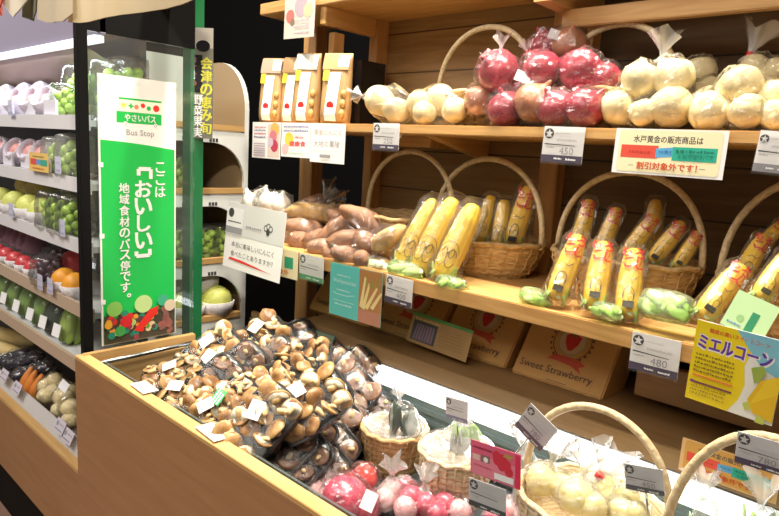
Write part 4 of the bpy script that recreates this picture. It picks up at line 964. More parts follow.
discount_sign('orange-lit discount exclusion sign behind the corner basket handle at the lower right', frame_y((683, 437), (782, 470), (676, 468), 1.06), mat('orange_lit_paper', (.62, .34, .08), .5), 8)  # same sign as the cream one, orange light painted into its paper

M, wd, hh = frame_y((253, 122), (281, 122.5), (249, 157), yu); o, p = card('notice_card', 'left one of three cards below the snack pouches, with a food photo', 'card', M, wd, hh, PAPER, 'cards below the snack pouches')
p.rect(.56, .05, .98, .95, ink((.70, .58, .52)), 'picture').disc(.80, .80, .15, ink((.72, .45, .12)), 'picture').disc(.75, .62, .13, ink((.62, .20, .25)), 'picture').disc(.80, .36, .13, ink((.50, .05, .10)), 'picture').disc(.66, .45, .10, ink((.60, .50, .62)), 'picture')
for k in range(4): p.scrib(.08, .5, .84 - k * .09, (ink((.55, .2, .25)), ink((.15, .15, .3)))[k % 2], th=.05, seed=20 + k)
for k in range(6): p.rect(.08, .06 + k * .065, .5, .095 + k * .065, ink((.50, .42, .48)), 'table')
p.done()
M, wd, hh = frame_y((282, 122.5), (311, 123), (278, 156), yu); o, p = card('notice_card', 'middle one of three cards below the snack pouches, with yellow dot and red words', 'card', M, wd, hh, PAPER, 'cards below the snack pouches')
p.disc(.28, .52, .15, ink((.80, .62, .08)), 'picture').disc(.15, .22, .12, ink((.70, .5, .5)), 'picture').text('健康食', .30, .32, .15, ink((.75, .10, .12)), .55, .03)
for k in range(2): p.scrib(.08, .95, .86 - k * .12, ink((.2, .2, .42)), th=.06, seed=30 + k)
p.scrib(.5, .8, .55, ink((.6, .2, .2)), th=.06, seed=34).scrib(.3, .8, .10, ink((.4, .6, .45)), th=.05, seed=35); p.done()
M, wd, hh = frame_y((311.5, 123), (346, 124), (305, 161), yu - .003); o, p = card('notice_card', 'right one of three cards below the pouches, two lines of large writing', 'card', M, wd, hh, PAPER, 'cards below the snack pouches')
p.text('黄金にんにく', .10, .70, .15, ink((.62, .30, .28)), .80, .0).text('大地の薫陵', .10, .40, .17, GR, .76, 0).scrib(.10, .85, .30, LG, th=.04, seed=40).rect(.30, .13, .62, .21, GR, 'box'); p.done()
M, wd, hh = frame_y((285.5, -3), (316, -8), (287, 39), 1.18); o, p = card('hanging_card', 'card with a pink picture hanging from the corner of the top board', 'card', M, wd, hh, mat('card_dull', (.62, .56, .50), .5))
p.disc(.20, .52, .14, ink((.62, .16, .14)), 'picture').disc(.28, .38, .08, ink((.25, .16, .1)), 'picture').disc(.55, .72, .22, ink((.42, .34, .40)), 'picture', 9).disc(.78, .62, .16, ink((.55, .48, .3)), 'picture', 7)
for k in range(3): p.scrib(.35, .85, .10 + k * .14, ink((.4, .36, .42)), th=.05, seed=50 + k)
p.done()
# garlic card: grey upper leaf, white lower leaf
M, wd, hh = frame_y((229, 201), (287, 213), (225, 264), 1.035, -.08); o, p = card('garlic_card', 'white hanging card with red underlined writing at the left end of the lower shelf', 'card', M, wd, hh, PAPER)
p.rect(0, .52, 1, 1, mat('card_grey', (.66, .66, .66), .4), 'upper_leaf').rect(0, .515, 1, .525, LG, 'fold')
p.text('本当に美味しいにんにく', .13, .33, .085, DK, .74).text('食べたことありますか？', .13, .19, .085, DK, .74)
RL = ink((.75, .05, .04)); p.poly([(.10, .13), (.35, .115), (.60, .10), (.88, .085), (.60, .125), (.35, .155), (.12, .165)], RL, 'underline')
for a in range(3): p.disc(.70 + .04 * a, .72 + .03 * (a % 2), .035, DK, 'emblem', 8).disc(.70 + .04 * a, .72 + .03 * (a % 2), .022, mat('card_grey', (.66, .66, .66), .4), 'emblem', 8)
p.disc(.74, .66, .03, DK, 'emblem', 8).scrib(.36, .64, .66, GR, th=.035, seed=60)
p.rect(.0, .52, .30, .92, mat('card_white2', (.78, .78, .80), .4), 'corner_tag').disc(.08, .84, .05, DK, 'corner_tag').rect(.0, .53, .30, .63, GR, 'corner_tag').rect(.03, .70, .27, .715, DK, 'corner_tag'); p.done()
M, wd, hh = frame_y((257, 243), (298, 252), (254, 269), 1.048); o, p = card('yellow_card', 'small yellow sign mostly hidden behind the white garlic card', 'sign', M, wd, hh, CREAMP)
p.rect(.70, .35, .90, .75, ink((.03, .35, .18)), 'green_field').text('割引対象外', .20, .10, .18, ink((.65, .2, .02)), .6, .03); p.done()
# teal carrot card
M, wd, hh = frame_y((331, 262), (383, 273.5), (327, 312), ym - .004); o, p = card('carrot_card', 'teal card with a photo of pale carrots on the lower shelf edge', 'card', M, wd, hh, mat('card_teal', (.10, .50, .47), .45))
p.rect(.58, 0, 1, 1, ink((.40, .18, .06)), 'picture').rect(.58, .0, 1, .25, ink((.45, .20, .13)), 'picture')
for k, (x0, x1, y0, y1) in enumerate(((.64, .78, .28, .75), (.70, .92, .30, .70), (.80, 1.0, .32, .62), (.60, .70, .30, .85))):
    p.poly([(x0, y0), (x0 + .06, y0 - .03), (x1 + .01, y1), (x1 - .02, y1 + .02)], ink((.70, .58, .26)), 'picture')
for k in range(5): p.poly([(.72 + .05 * k, .70), (.74 + .05 * k, .70), (.70 + .07 * k, .96)], ink((.22, .32, .06)), 'picture')
TW_ = ink((.55, .75, .72)); p.text('Vichyssoise', .07, .62, .10, TW_, .45).line([(.08, .45), (.15, .42), (.35, .42), (.50, .46)], .008, TW_, 'ornament').line([(.08, .30), (.50, .30)], .006, TW_, 'ornament').scrib(.15, .42, .78, TW_, th=.025, seed=70).scrib(.12, .46, .22, TW_, th=.03, seed=71).scrib(.15, .42, .50, TW_, th=.025, seed=72); p.done()
# corn poster
M, wd, hh = frame_y((698, 319), (790, 343), (689, 403), ym - .012, .14); o, p = card('corn_poster', 'yellow corn poster with big violet katakana at the right edge', 'poster', M, wd, hh, ink((.84, .86, .86)))
PY = mat('poster_yellow', (.86, .68, .015), .4); PB = mat('poster_blue', (.22, .55, .72), .4)
p.poly([(0, 0), (.50, 0), (.60, .18), (.64, .38), (.60, .60), (.70, 1), (0, 1)], PY, 'yellow_field').poly([(.45, 1), (.62, .80), (.80, .62), (1, .55), (1, 1)], PB, 'blue_field')
p.text('ミエルコーン', .05, .66, .175, WI, .83, .08, 'title', -.02).text('ミエルコーン', .055, .675, .152, ink((.13, .04, .42)), .81, .045, 'title', -.02).text('糖度の高いスイートコーン', .16, .88, .055, ink((.72, .10, .04)), .66, .02)
for k in range(5): p.scrib(.05, .50, .58 - k * .05, ink((.24, .18, .02)), th=.026, seed=80 + k)
p.rect(.05, .325, .52, .345, ink((.80, .22, .05)), 'rule').rect(.05, .235, .52, .26, ink((.20, .06, .10)), 'rule').disc(.055, .25, .022, ink((.20, .06, .30)), 'rule', 10)
for k in range(3): p.scrib(.05, .46, .19 - k * .045, ink((.40, .32, .03)), th=.022, seed=90 + k)
p.poly([(.78, .10), (.70, .24), (.80, .50), (1.0, .62), (1.0, .05)], ink((.78, .50, .02)), 'corn_picture').poly([(.74, .20), (.86, .54), (1.0, .60), (1.0, .40)], ink((.84, .60, .03)), 'corn_picture').poly([(.68, .62), (.74, .45), (.80, .50), (.84, .62), (.80, .68)], ink((.32, .45, .08)), 'corn_picture').poly([(.72, .22), (.66, .18), (.70, .10), (.76, .14)], ink((.55, .62, .12)), 'corn_picture').poly([(.84, .10), (.82, .0), (.92, .0), (.92, .08)], ink((.55, .62, .12)), 'corn_picture'); p.done()
# eggplant card on the boxes
M, wd, hh = frame_y((414, 311), (474, 331), (407, 338), 1.165, -.25); o, p = card('eggplant_card', 'brownish card with an eggplant photo leaning on the strawberry boxes', 'card', M, wd, hh, mat('card_ochre', (.33, .20, .075), .5))
p.rect(0, .90, 1, 1, ink((.06, .22, .05)), 'top_band').rect(.05, .10, .46, .76, ink((.05, .05, .055)), 'picture')
for k in range(7): p.poly([(.08 + k * .05, .14), (.12 + k * .05, .14), (.15 + k * .045, .66), (.12 + k * .045, .68)], ink((.16 + .03 * (k % 3), .13, .17)), 'picture')
for k in range(6): p.scrib(.52, .92, .70 - k * .10, ink((.25, .14, .05)), th=.03, seed=100 + k)
p.scrib(.08, .5, .80, ink((.62, .52, .2)), th=.05, seed=110); p.done()
# pink radish card
M, wd, hh = frame_y((471, 439), (521, 455), (465, 470), .845); o, p = card('radish_card', 'pink card with a photo of red turnips between the baskets', 'card', M, wd, hh, mat('card_pink', (.70, .12, .22), .4))
p.rect(.02, .02, .90, .62, ink((.74, .22, .30)), 'lower_field').rect(.90, 0, 1, .95, ink((.72, .03, .10)), 'edge')
for (x, y) in ((.55, .62), (.66, .72), (.64, .50), (.74, .58), (.78, .40), (.54, .76)): p.disc(x, y, .085, ink((.62, .03, .06)), 'picture')
p.poly([(.66, .80), (.72, .90), (.88, .86), (.80, .76)], ink((.45, .30, .08)), 'picture').rect(.05, .45, .20, .62, ink((.75, .5, .45)), 'picture').rect(.22, .45, .40, .65, ink((.25, .15, .14)), 'picture').disc(.32, .53, .05, WI, 'picture', 8)
p.scrib(.05, .45, .80, ink((.30, .02, .06)), th=.07, seed=120).rect(.50, .08, .88, .26, WI, 'white_box').scrib(.08, .45, .30, ink((.6, .08, .15)), th=.04, seed=121); p.done()
# cards on the rim of the case
def lying(label, pts, z, seed):
    a, b, c = [P(*q, z=z) for q in pts]; u = b - a; wd = u.length; v = (a - c); v = (v - u.normalized() * v.dot(u.normalized())); hh = v.length
    M = frame((a + b) / 2 - v / 2, u, v); 
    if M[2][2] < 0: M = frame((a + b) / 2 - v / 2, -u, v)
    o, p = card('rim_card', label, 'price card', M, wd, hh, mat('card_pale', (.72, .70, .72), .4), 'cards lying on the case rim'); p.disc(.5, .72, .09, GR, 'emblem', 12)
    for k in range(3): p.scrib(.15, .85, .5 - k * .15, LG, th=.06, seed=seed + k)
    return p.done()
lying('white card lying on the case rim at the banner corner', ((130, 384), (143, 394), (146, 381)), .826, 130)
lying('white card lying on the case rim left of the big brown mushroom pack', ((195, 427), (214, 442), (212, 423)), .826, 140)
M, wd, hh = frame_y((303, 326), (336, 336), (301, 334), 1.085, -.5); o, p = card('small_black_card', 'small dark card lying behind the mushrooms at the back corner', 'card', M, wd, hh, mat('card_dark', (.05, .06, .05), .3))
p.rect(.42, .1, .98, .9, ink((.14, .18, .13)), 'green_field').disc(.20, .5, .10, BLK2, 'emblem', 12).scrib(.45, .9, .4, ink((.3, .32, .28)), th=.2, seed=150); p.done()

# ================================================================== CONTENTS OF THE CHILLED CASE
TURN = mat('turnip_red', (.56, .035, .10), .3, (.68, .12, .18), 9, 0, coat=.3); TURP = mat('turnip_pink', (.76, .30, .34), .35, (.84, .55, .54), 9, 0, coat=.2); TURO = mat('turnip_scarlet', (.72, .05, .04), .3, coat=.3)
TM = [temp(MB().lathe([(0, -1.1), (.06, -1.0), (.3, -.86), (.8, -.5), (1, .05), (.85, .55), (.45, .82), (.15, .86), (.1, 1.0), (0, 1.02)], 16), 'turnip', m) for m in (TURN, TURP, TURO)]
def mk_turnip(kinds):
    def f(root, q, r, i):
        rr = random.Random(i * 11 + 2); inst('turnip', TM[kinds[i % len(kinds)]], root, q, (rr.uniform(-1.4, 1.4), rr.uniform(-1.4, 1.4), rr.uniform(0, 6)), r)
    return f
GT = 'bags of red turnips in the chilled case'
FS = FZ + .001
b0 = veg_bag('turnip_bag', 'bag with one large magenta turnip and a white sticker beside the front glass', 'bag of turnips', [(345, 500, 24, .775), (362, 507, 18, .80)], mk_turnip([0]), GT, seed=1, grow=1.12, on=FZ + .003)
e = MB().box((-.012, -.001, -.016), (.012, .001, .016)).build('price_sticker', STICK, b0); e.location = P(369, 501, y=b0.location.y - .045) - V(b0.location); e.rotation_euler = (-.5, .2, .35)
veg_bag('turnip_bag', 'bag with a scarlet turnip in front of the small brown basket', 'bag of turnips', [(364, 479, 15, .86), (348, 484, 12, .85)], mk_turnip([2, 2]), GT, ties=[(344, 480, .83, (-.3, -.2, 1), .02, REDT)], seed=3, on=FZ + .003)
veg_bag('turnip_bag', 'bag of pale pink turnips at the left end beside the mushroom trays', 'bag of turnips', [(313, 490, 12, .76), (328, 486, 12, .79), (324, 500, 12, .76)], mk_turnip([1, 1, 1]), GT, FILMW, seed=6, ties=[(333, 480, .79, (0, -.3, 1), .028, REDT)], on=FZ + .003)
veg_bag('turnip_bag', 'bag of crumpled film with pink turnips below the small brown basket', 'bag of turnips', [(392, 492, 12, .86), (405, 488, 11, .88), (385, 500, 12, .84)], mk_turnip([1, 0, 1]), GT, FILMW, seed=9, ties=[(392, 476, .87, (.2, -.2, 1), .04, None)], on=FZ + .003)
veg_bag('turnip_bag', 'bag of rosy turnips in the middle of the front row', 'bag of turnips', [(412, 499, 14, .83), (426, 505, 13, .83), (405, 509, 13, .81)], mk_turnip([0, 0, 1]), GT, seed=12, ties=[(425, 485, .85, (.1, -.1, 1), .035, None)], on=FZ + .003)
veg_bag('turnip_bag', 'bag of pink turnips below the small pale basket', 'bag of turnips', [(445, 505, 13, .86), (460, 512, 13, .86), (437, 514, 12, .84)], mk_turnip([0, 1, 0]), GT, seed=15, on=FZ + .003)
veg_bag('turnip_bag', 'bag of scarlet turnips left of the price tag below the pink card', 'bag of turnips', [(455, 492, 10, .91), (440, 493, 9, .92)], mk_turnip([2, 1]), GT, seed=18, on=FZ + .003)
veg_bag('turnip_bag', 'bag of pale turnips at the bottom edge right of the pink card', 'bag of turnips', [(512, 513, 14, .84), (498, 518, 14, .82), (528, 520, 14, .83)], mk_turnip([1, 0, 1]), GT, FILMW, seed=21, on=FZ + .003)
LEAFM = [mat('leaf_grey', (.26, .28, .24), .5, (.50, .50, .46), 30, .2), mat('leaf_dark', (.05, .07, .05), .5), mat('leaf_green', (.28, .45, .12), .5)]
def leaf_bag(label, base, top, wpx, y, seed, film=FILM, mats=(0, 0, 1), nm='leaf_bag', cat='bag of leaves', grp=None):
    b, t = P(*base, y=y), P(*top, y=y); hh = (t - b).length; wd = sz(wpx, b) / 2; r = thing(nm, label, cat, b, group=grp); rr = random.Random(seed)
    for k in range(9):
        a = rr.uniform(0, 6.28); q = V((math.cos(a) * wd * .45, math.sin(a) * wd * .3, hh * rr.uniform(.15, .55)))
        MB().ell((0, 0, 0), (wd * .32, .004, hh * rr.uniform(.22, .34)), 0, 8, 8, (rr.uniform(-.3, .3), rr.uniform(-.4, .4), rr.uniform(0, 3)), .3, 2, k).build('leaf', LEAFM[mats[k % 3]], r, q)
    def fn(d):
        t_ = d.z * .5 + .5; w_ = wd * (1.05 - .75 * t_ ** 1.6) * (1 - max(0, .15 - t_) * 2); l = math.hypot(d.x, d.y) or 1
        n_ = 1 + .16 * noise.noise(d * 2.6 + V((seed, 0, 0))); e_ = min(1, l * 2.2); return V((d.x / l * w_ * e_ * n_, d.y / l * w_ * .7 * e_ * n_, hh * t_ * .86))
    MB().sph(fn, 24, 18).build('bag_film', film, r); tuft(r, t - b - (t - b) * .16, (t - b), hh * .22, TUFT, None, seed)
    return r
leaf_bag('tall clear bag of grey leaves standing in the small brown basket', (402, 444), (399, 392), 50, .985, 3)
leaf_bag('white crumpled film bag in the small pale basket behind the pink card', (462, 450), (470, 418), 52, .985, 6, FILMW, (0, 2, 0))
leaf_bag('white film bag with small red print behind the pink card', (521, 545), (524, 432), 38, .99, 9, FILMW, (0, 0, 0))
PEARM = mat('pear_yellow', (.76, .66, .22), .45, (.82, .74, .34), 10)
def mk_pear(root, q, r, i): inst('pear', PRM, root, q, (random.Random(i).uniform(-.6, .6), random.Random(i + 9).uniform(-.6, .6), i), r)
PRM = temp(MB().lathe([(0, -.9), (.5, -.86), (.95, -.35), (1, .05), (.85, .5), (.5, .85), (.15, .92), (0, .88)], 16), 'pear', PEARM)
GPR = 'bagged yellow pears in the pale basket'
for lab, it, tie, sd in (('bag of yellow pears at the left of the pale basket, white film on top', [(543, 480, 17, .95), (563, 486, 15, .955)], (552, 462, .96, (.2, 0, 1), .045, None), 1),
        ('bag of yellow pears at the front middle of the pale basket', [(577, 497, 18, .92), (593, 506, 14, .92)], (583, 474, .945, (.1, .1, 1), .045, None), 4),
        ('bag of yellow pears with a red tie at the back of the pale basket', [(603, 489, 15, 1.0), (612, 501, 14, .985)], (599, 476, .99, (.5, .0, 1), .06, REDT), 7),
        ('bag of yellow pears at the right of the pale basket under white film', [(628, 500, 14, .98), (622, 512, 14, .95), (638, 512, 12, .96)], (634, 487, .98, (.4, 0, 1), .04, None), 10)):
    veg_bag('pear_bag', lab, 'bag of pears', it, mk_pear, GPR, FILMW, [tie], seed=sd)
leaf_bag('tall white film bag of pale stalks behind the corner basket', (694, 592), (703, 478), 46, 1.03, 14, FILMW, (2, 0, 0), grp='film bags behind the corner basket')
leaf_bag('tall white film bag below the orange-lit sign, cut by the frame', (752, 612), (763, 486), 60, 1.03, 17, FILMW, (2, 0, 2), grp='film bags behind the corner basket')

# ================================================================== FRUIT IN THE MULTIDECK CASE
GRN = mat('grape_green', (.30, .52, .05), .3, (.42, .62, .10), 20, 0, coat=.3, sss=.0); GRD = mat('grape_dark', (.06, .02, .045), .3, coat=.3)
BERRY = temp(MB().ell((0, 0, 0), 1, 0, 10, 7), 'berry', GRN); BERRYD = temp(MB().ell((0, 0, 0), 1, 0, 10, 7), 'berry', GRD)
def grapes(label, c, wd, hh, seed, film=FILM, me=None, group='green grape bags', n=20, dp=.035):
    r = thing('grape_bag', label, 'bag of grapes', c, group=group); rr = random.Random(seed); R = wd * .17
    for k in range(n):
        z = (k + .5) / n; w_ = wd * .42 * (.65 + .35 * math.sin(z * 3)); a = k * 2.4
        inst('berry', me or BERRY, r, (w_ * math.cos(a) * rr.uniform(.6, 1), dp * math.sin(a) * rr.uniform(.6, 1) * .8, R + (hh * .86 - R) * z), (0, 0, 0), R * rr.uniform(.9, 1.1))
    def fn(d):
        t_ = d.z * .5 + .5; l = math.hypot(d.x, d.y) or 1; e_ = min(1, l * 2.2) * (1.15 - .35 * max(0, t_ - .6)) * (1 + .10 * noise.noise(d * 3 + V((seed, 0, 0)))); return V((d.x / l * wd * .54 * e_, d.y / l * (dp + R * .9) * e_, hh * t_ * 1.1))
    MB().sph(fn, 20, 14).build('bag_film', film, r); return r
FOAM = mat('foam_net', (.78, .76, .78), .7, (.68, .66, .70), 180, .5); FOAML = mat('foam_lavender', (.72, .66, .74), .7, (.60, .54, .64), 160, .5)
FCOL = {'peach': mat('peach', (.62, .16, .18), .5, (.72, .42, .34), 14), 'apple': mat('apple_red', (.55, .03, .05), .3, (.66, .10, .10), 10, coat=.3), 'mango': mat('mango', (.62, .46, .10), .45, (.66, .55, .24), 9), 'pearg': mat('pear_green', (.56, .62, .12), .45, (.68, .70, .22), 10), 'orange': mat('orange', (.78, .34, .03), .45), 'plum': mat('plum', (.14, .03, .06), .35, coat=.2), 'carrot': mat('carrot', (.66, .22, .04), .5)}
def fruit(label, c, R, col, wrap='cup', group=None, name='wrapped_fruit', tilt=(.5, 0, 0), foam=None, cat='fruit'):
    """a fruit in a foam cup or net sock"""
    r = thing(name, label, cat, c, group=group); 
    if wrap == 'sock':
        cp = MB().lathe([(0, -1.0), (.6, -.95), (.98, -.5), (1.08, 0), (1.02, .5), (.88, .95), (.80, 1.0), (.82, .6), (.6, .3)], 18, 0, Matrix.Translation((0, 0, R)) @ Euler(tilt).to_matrix().to_4x4() @ Matrix.Scale(R, 4)).build('foam_net', foam or FOAML, r)
        MB().ell((0, 0, 0), 1, 0, 14, 10).build('flesh', FCOL[col], r, (0, -R * .12, R * 1.08)).scale = (R * .70,) * 3
    elif wrap == 'cup':
        MB().lathe([(0, 0), (.75, 0), (1.0, .5), (1.12, 1.0), (1.06, 1.02), (.9, .5), (0, .3)], 18, 0, Matrix.Scale(R, 4)).build('foam_cup', foam or FOAM, r)
        MB().ell((0, 0, 0), 1, 0, 14, 10, None, .05, 2).build('flesh', FCOL[col], r, (0, 0, R * 1.05)).scale = (R * .95, R * .95, R * .9)
    else: MB().ell((0, 0, 0), 1, 0, 14, 10, None, .06, 2).build('flesh', FCOL[col], r, (0, 0, R * .9)).scale = (R, R, R * .9)
    return r
def onsh(px, y, k): p = P(px, 100, y=y); return V((p.x, y, SHZ[k] + .001)) if k < 5 else p
def X_at(px, y, z):
    """where on shelf line (y, z) the photo column px falls"""
    lo, hi = -4.0, .5
    for _ in range(50):
        m_ = (lo + hi) / 2; q = V((m_, y, z)) - EYE
        if CX + FPX * q.dot(CR) / q.dot(CF) < px: lo = m_
        else: hi = m_
    return lo
def sp(px, y, k): return V((X_at(px, y, SHZ[k]), y, SHZ[k] + .001))
PLACE = lambda i, n, w_: '%s %s from the black corner post' % (ORD[n - 1 - i], w_)
L1 = [(-14, .70), (4, .70), (22, .70), (38, .70), (52, .70)]
for i, (px, y) in enumerate(L1): fruit('foam wrapped peach on the top shelf, %s' % PLACE(i, len(L1), 'peach'), sp(px, y, 0), .042, 'peach', 'sock', 'foam wrapped peaches', 'wrapped_peach', (.9, .3, 0), cat='peach')
for i, px in enumerate((12, 30, 46)): fruit('foam wrapped peach on the top shelf, %s' % PLACE(i, 3, 'rear peach'), sp(px, .785, 0) + V((0, 0, .035)), .042, 'peach', 'sock', 'foam wrapped peaches', 'wrapped_peach', (1.0, .3, 0), cat='peach')
for i, px in enumerate((-14, 8, 30, 50)): tag(MB().box((-.045, 0, 0), (.045, .006, .040)).build('carton_tray', mat('carton_lavender', (.70, .68, .76), .5)), 'low lavender card on the top shelf, %s' % PLACE(i, 4, 'card'), 'card', 'lavender cards on the top shelf').location = sp(px, .662, 0) + V((0, 0, .012))
GB = mat('grape_box', (.66, .74, .62), .5)
grapes('green grape bag in a pale box left of the black post on the top shelf', sp(71, .72, 0), .085, .095, 1)
grapes('tall green grape bag beside the black post on the top shelf', sp(84, .76, 0), .10, .15, 2)
grapes('green grape bag seen through the side glass above the banner, left', V((X_at(112, .76, 1.41), .76, 1.409)), .09, .155, 3)
grapes('green grape bag seen through the side glass above the banner, right', V((X_at(130, .80, 1.41), .80, 1.409)), .09, .165, 4)
L2 = [(-12, .70), (6, .70), (22, .70), (36, .70), (48, .70)]
for i, (px, y) in enumerate(L2): fruit('foam wrapped peach on the second shelf, %s' % PLACE(i, len(L2), 'peach'), sp(px, y, 1) + V((0, 0, .012)), .040, 'peach', 'sock', 'foam wrapped peaches', 'wrapped_peach', (.95, .5, 0), cat='peach')
for i, px in enumerate((-12, 8, 26, 44)): tag(MB().box((-.045, 0, 0), (.045, .006, .042)).build('carton_tray', mat('carton_lavender', (.70, .68, .76), .5)), 'low lavender card on the second shelf, %s' % PLACE(i, 4, 'card'), 'card', 'lavender cards on the second shelf').location = sp(px, .662, 1) + V((0, 0, .012))
grapes('white wrapped bag of green grapes left of the black post on the second shelf', sp(62, .70, 1), .085, .105, 5, FILMW)
grapes('tall white wrapped bag of green grapes beside the black post, second shelf', sp(76, .70, 1), .085, .115, 6, FILMW)
M, wd, hh = frame_y((29, 152), (48, 154), (29, 170), .640); o, p = card('coupon_card', 'small orange card with red, blue and green fields on the second shelf', 'card', M, wd, hh, mat('card_orange', (.74, .50, .14), .5))
p.rect(.08, .35, .40, .68, ink((.65, .08, .06)), 'red_field').rect(.40, .38, .62, .66, ink((.12, .3, .6)), 'blue_field').rect(.62, .33, .95, .66, ink((.05, .35, .22)), 'green_field').scrib(.2, .8, .78, DK, th=.06, seed=160).scrib(.2, .8, .15, ink((.65, .1, .05)), th=.07, seed=161); p.done()
for i, px in enumerate((-14, 2, 17, 31, 44)): fruit('foam cup of green fruit, third shelf, %s' % PLACE(i, 5, 'cup'), sp(px, .69, 2), .045, 'pearg', 'cup', 'foam cups of yellow green fruit', 'fruit_cup', foam=FOAM)
for i, px in enumerate((32, 44)): fruit('big mango behind the foam cups, %s' % PLACE(i, 2, 'mango'), sp(px, .78, 2) + V((0, 0, .05)), .050, 'mango', 'none', 'mangoes', 'mango', cat='mango')
for i, px in enumerate((55, 66, 77)): grapes('green grape bag on the third shelf, %s' % PLACE(i, 3, 'bag'), sp(px, .69, 2), .075, .11, 10 + i)
for i, px in enumerate((-12, -2, 7, 16, 25, 34)): fruit('red apple in foam cup, fourth shelf, %s' % PLACE(i, 6, 'apple'), sp(px, .685, 3), .030, 'apple', 'cup', 'red apples in foam cups', 'apple_cup', foam=FOAM, cat='apple')
for i, px in enumerate((14, 27, 34)): fruit('dark plum behind the apple cups, %s' % PLACE(i, 3, 'plum'), sp(px, .77, 3) + V((0, 0, .03)), .042, 'plum', 'sock', 'dark plums behind the apples', 'wrapped_plum', (1.2, .2, 0), mat('net_mauve', (.30, .16, .20), .6), cat='plum')
grapes('dark grape bag on the fourth shelf between apples and oranges', sp(50, .69, 3), .085, .085, 21, FILM, BERRYD, 'dark grape bags')
grapes('small dark grape bag at the back of the fourth shelf', sp(60, .76, 3), .085, .09, 22, FILM, BERRYD, 'dark grape bags')
for i, px in enumerate((65, 76)): fruit('orange in a white foam cup, %s' % PLACE(i, 2, 'orange'), sp(px, .685, 3), .038, 'orange', 'cup', 'oranges in foam cups', 'orange_cup', foam=FOAM, cat='orange')
fruit('red apple behind the orange cups beside the black post', sp(74, .76, 3) + V((0, 0, .03)), .04, 'apple', 'none', None, 'red_apple', cat='apple')
CUKE = mat('greens', (.13, .26, .05), .5, (.26, .40, .10), 16, .2); CUKB = mat('greens_bright', (.30, .46, .05), .5, (.42, .56, .12), 16, .2)
def green_bag(label, px, seed, bright=False, wd=.085, dark=False, tall=.10):
    c = sp(px, .70, 4); r = thing('green_vegetable_bag', label, 'bag of greens', c, (-.25, 0, .1), 'bags of greens on the bottom shelf'); rr = random.Random(seed)
    for k in range(6): MB().ell((0, 0, 0), (wd * .20, .016, tall * .52), 0, 10, 8, (0, rr.uniform(-.2, .2), rr.uniform(-.4, .4)), .25, 2, k + seed).build('leaf', CUKB if bright else (LEAFM[1] if dark else CUKE), r, ((k % 3 - 1) * wd * .28, (k // 3) * .022 - .01, tall * .52))
    def fn(d):
        k = (abs(d.x) ** 4 + abs(d.z) ** 4 + abs(d.y) ** 2 * .5 + 1e-9) ** -.25; return V((d.x * k * wd * .52, d.y * .04, tall * .54 + d.z * k * tall * .56)) * (1 + .05 * noise.noise(d * 4 + V((seed, 0, 0))))
    MB().sph(fn, 20, 14).build('bag_film', FILM, r); MB().box((-.022, -.0445, .018), (.022, -.043, .056)).build('white_label', STICK, r); return r
for i, px in enumerate((-10, 3, 14, 27, 41, 54)): green_bag('bagged greens with white label, %s' % PLACE(i, 7, 'green bag'), px, i, dark=i in (3, 4, 5) and i > 4)
green_bag('bright green bag of leaves with white label next to the black post', 68, 9, True, .07)
# tub at the foot of the multideck case
TZ = .50
def tubp(px, py, z): return P(px, py, z=z)
DAI = mat('daikon', (.62, .46, .18), .5, (.70, .55, .26), 10)
for i, (py, z) in enumerate(((343, .545), (357, .53))):
    a, b = tubp(-25, py - 14, z), tubp(34 - i * 8, py, z)
    r = thing('yellow_root', 'long pale yellow root lying in the wooden tub, %s row' % ('rear' if i == 0 else 'front'), 'root vegetable', a, group='long roots in the tub')
    pts = [a.lerp(b, t / 8) - a for t in range(9)]; MB().tube(pts, [.026, .030, .032, .033, .033, .032, .030, .026, .012], 12).build('root_body', DAI, r)
for i, (px, py) in enumerate(((12, 358), (25, 362), (34, 372))):
    c = tubp(px, py, .525); r = thing('eggplant_bag', 'film wrapped dark eggplant in the tub, %s' % ('nearest the roots', 'the middle one', 'next to the carrots')[i], 'bag of eggplants', c, group='wrapped eggplants in the tub')
    u = (CR * .92 + CU * .30).normalized(); q = V(u) * .075
    MB().tube([q * (t / 6 * 2 - 1) for t in range(7)], [.010, .020, .024, .025, .024, .020, .010], 12).build('eggplant', mat('eggplant', (.02, .012, .03), .25, coat=.4), r)
    bag(r, [(q * t, .026) for t in (-.8, -.3, .2, .7)], FILM, 1.15, seed=i + 3, crink=.16)
for i, (px, py) in enumerate(((31, 384), (37, 388), (27, 380))):
    c = tubp(px, py, .515); r = thing('carrot', 'orange carrot in the tub beside the potatoes, %s' % ('in front', 'on the right', 'on the left')[i], 'carrot', c, group='carrots in the tub'); u = (CR * .3 + CU * .8).normalized() * .05
    MB().tube([u * (t / 6 * 2 - 1) for t in range(7)], [.012, .019, .021, .020, .017, .012, .005], 12).build('carrot_root', FCOL['carrot'], r)
for lab, it, sd in (('bag of small potatoes in the tub right of the carrots', [(47, 386, 8, .71), (54, 392, 8, .71), (46, 396, 8, .69), (55, 381, 8, .73)], 1), ('bag of potatoes in the tub against the front case', [(64, 398, 10, .70), (72, 408, 10, .69), (70, 393, 9, .73), (62, 388, 8, .74)], 4), ('bag of potatoes lowest in the tub behind the price rail', [(60, 410, 8, .68), (71, 420, 9, .68)], 7)):
    veg_bag('potato_bag', lab, 'bag of potatoes', it, mk_potato, 'potato bags in the tub', seed=sd)
e = tag(MB().box((-.022, -.001, -.014), (.022, .001, .014)).build('price_sticker', STICK), 'white sticker on the potato bag in the tub', 'sticker'); e.location = P(64, 386, y=.675); e.rotation_euler = (-.5, .2, .1)
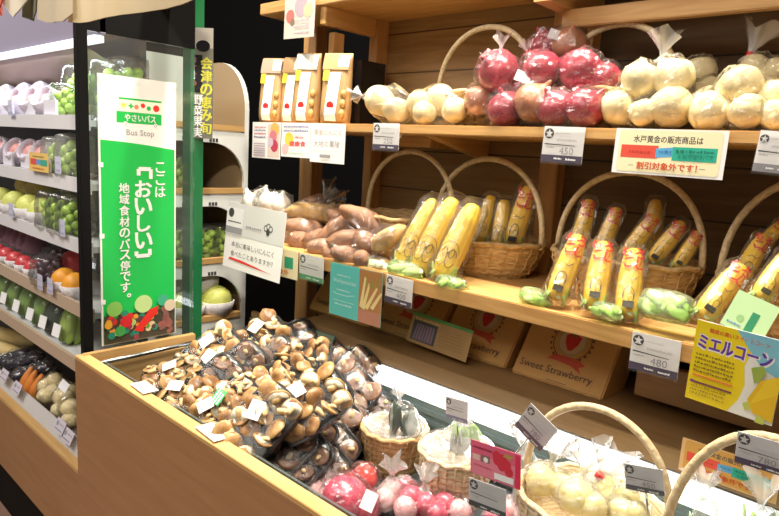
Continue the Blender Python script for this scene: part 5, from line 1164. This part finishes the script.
for i, (px, py) in enumerate(((4, 375), (17, 388), (60, 426), (68, 436))):
    M = frame(P(px, py, y=.626), (1, 0, .0), (0, .42, .9)); o, p = card('rail_price_tag', 'lavender price tag on the tub rail, %s from the left' % ORD[i], 'price tag', M, .062, .036, mat('tag_lavender', (.66, .60, .70), .4), 'price tags on the tub rail'); p.disc(.2, .6, .12, GR, 'emblem', 10).scrib(.4, .9, .6, GR, th=.1, seed=170 + i).rect(.1, .15, .9, .25, GR, 'rule'); p.done()
tg = MB()
for k, (px, py, kk) in enumerate(((11, 210, 2), (62, 228, 2), (40, 282, 3), (50, 286, 3), (10, 108, 0), (80, 104, 0), (58, 165, 1))):
    yy = .641; c = P(px, py, y=yy); o, p = card('shelf_price_tag', 'bluish price tag on the fruit case, %s shelf, %s' % (ORD[kk], ('under the foam cups', 'under the grapes', 'left of the orange cups', 'nearest the orange cups', 'under the peaches', 'beside the black post', 'under the white wrapped grapes')[k]), 'price tag', frame(c, (1, 0, 0), (0, 0, 1)), .040, .046, mat('tag_blue', (.56, .57, .72), .4), 'price tags on the fruit case'); p.rect(.1, .1, .9, .25, ink((.40, .40, .55)), 'band').scrib(.15, .85, .6, ink((.42, .42, .55)), th=.08, seed=180 + k); p.done()

# ================================================================== FRUIT IN THE CUBBY SHELF
def cub(py, px, z): 
    """spot on a cubby floor: photo column px at depth plane x"""
    return P(px, py, x=EX - .075)
def cubz(px, k):
    p = P(px, 250, x=EX - .075); return V((EX - .075, p.y, TIER[k] + .005))
for i, (px, k) in enumerate(((181, 2), (204, 2), (221, 2), (181, 3))):
    grapes('green grape bag in the cubby shelf, ' + ('left of the green post', 'just right of the green post', 'at the right end of its cubby', 'in the cubby above, left of the green post')[i], cubz(px, k), .085, .12, 30 + i, n=18, dp=.035)
for i, (px, k, dz, wr) in enumerate(((182, 1, 0, 'cup'), (212, 1, 0, 'cup'), (203, 1, .085, 'sock'), (183, 1, .085, 'sock'))):
    fruit('green pear in white foam net, lowest cubby, ' + ('left of the green post', 'right of the green post', 'on top, right of the green post', 'on top, left of the green post')[i], cubz(px, k) + V((-.01 if dz else .03, 0, dz)), .060, 'pearg', wr, 'pears in foam nets', 'net_pear', (.2, -.9, 0), FOAM, cat='pear')
tag(MB().box((EX - .20, .91, 1.416), (EX - .03, 1.115, 1.64)).build('bright_wall_stand_in', mat('bright_wall_pale', (.72, .78, .76), .5)), 'pale block standing in for the bright top cubby wall behind the side glass', 'carton')  # stand-in block: gives the top cubby its bright cream wall

for o in COL.objects:
    if 'label' in o and not 4 <= len(o['label'].split()) <= 16: print('LABEL', len(o['label'].split()), o['label'])
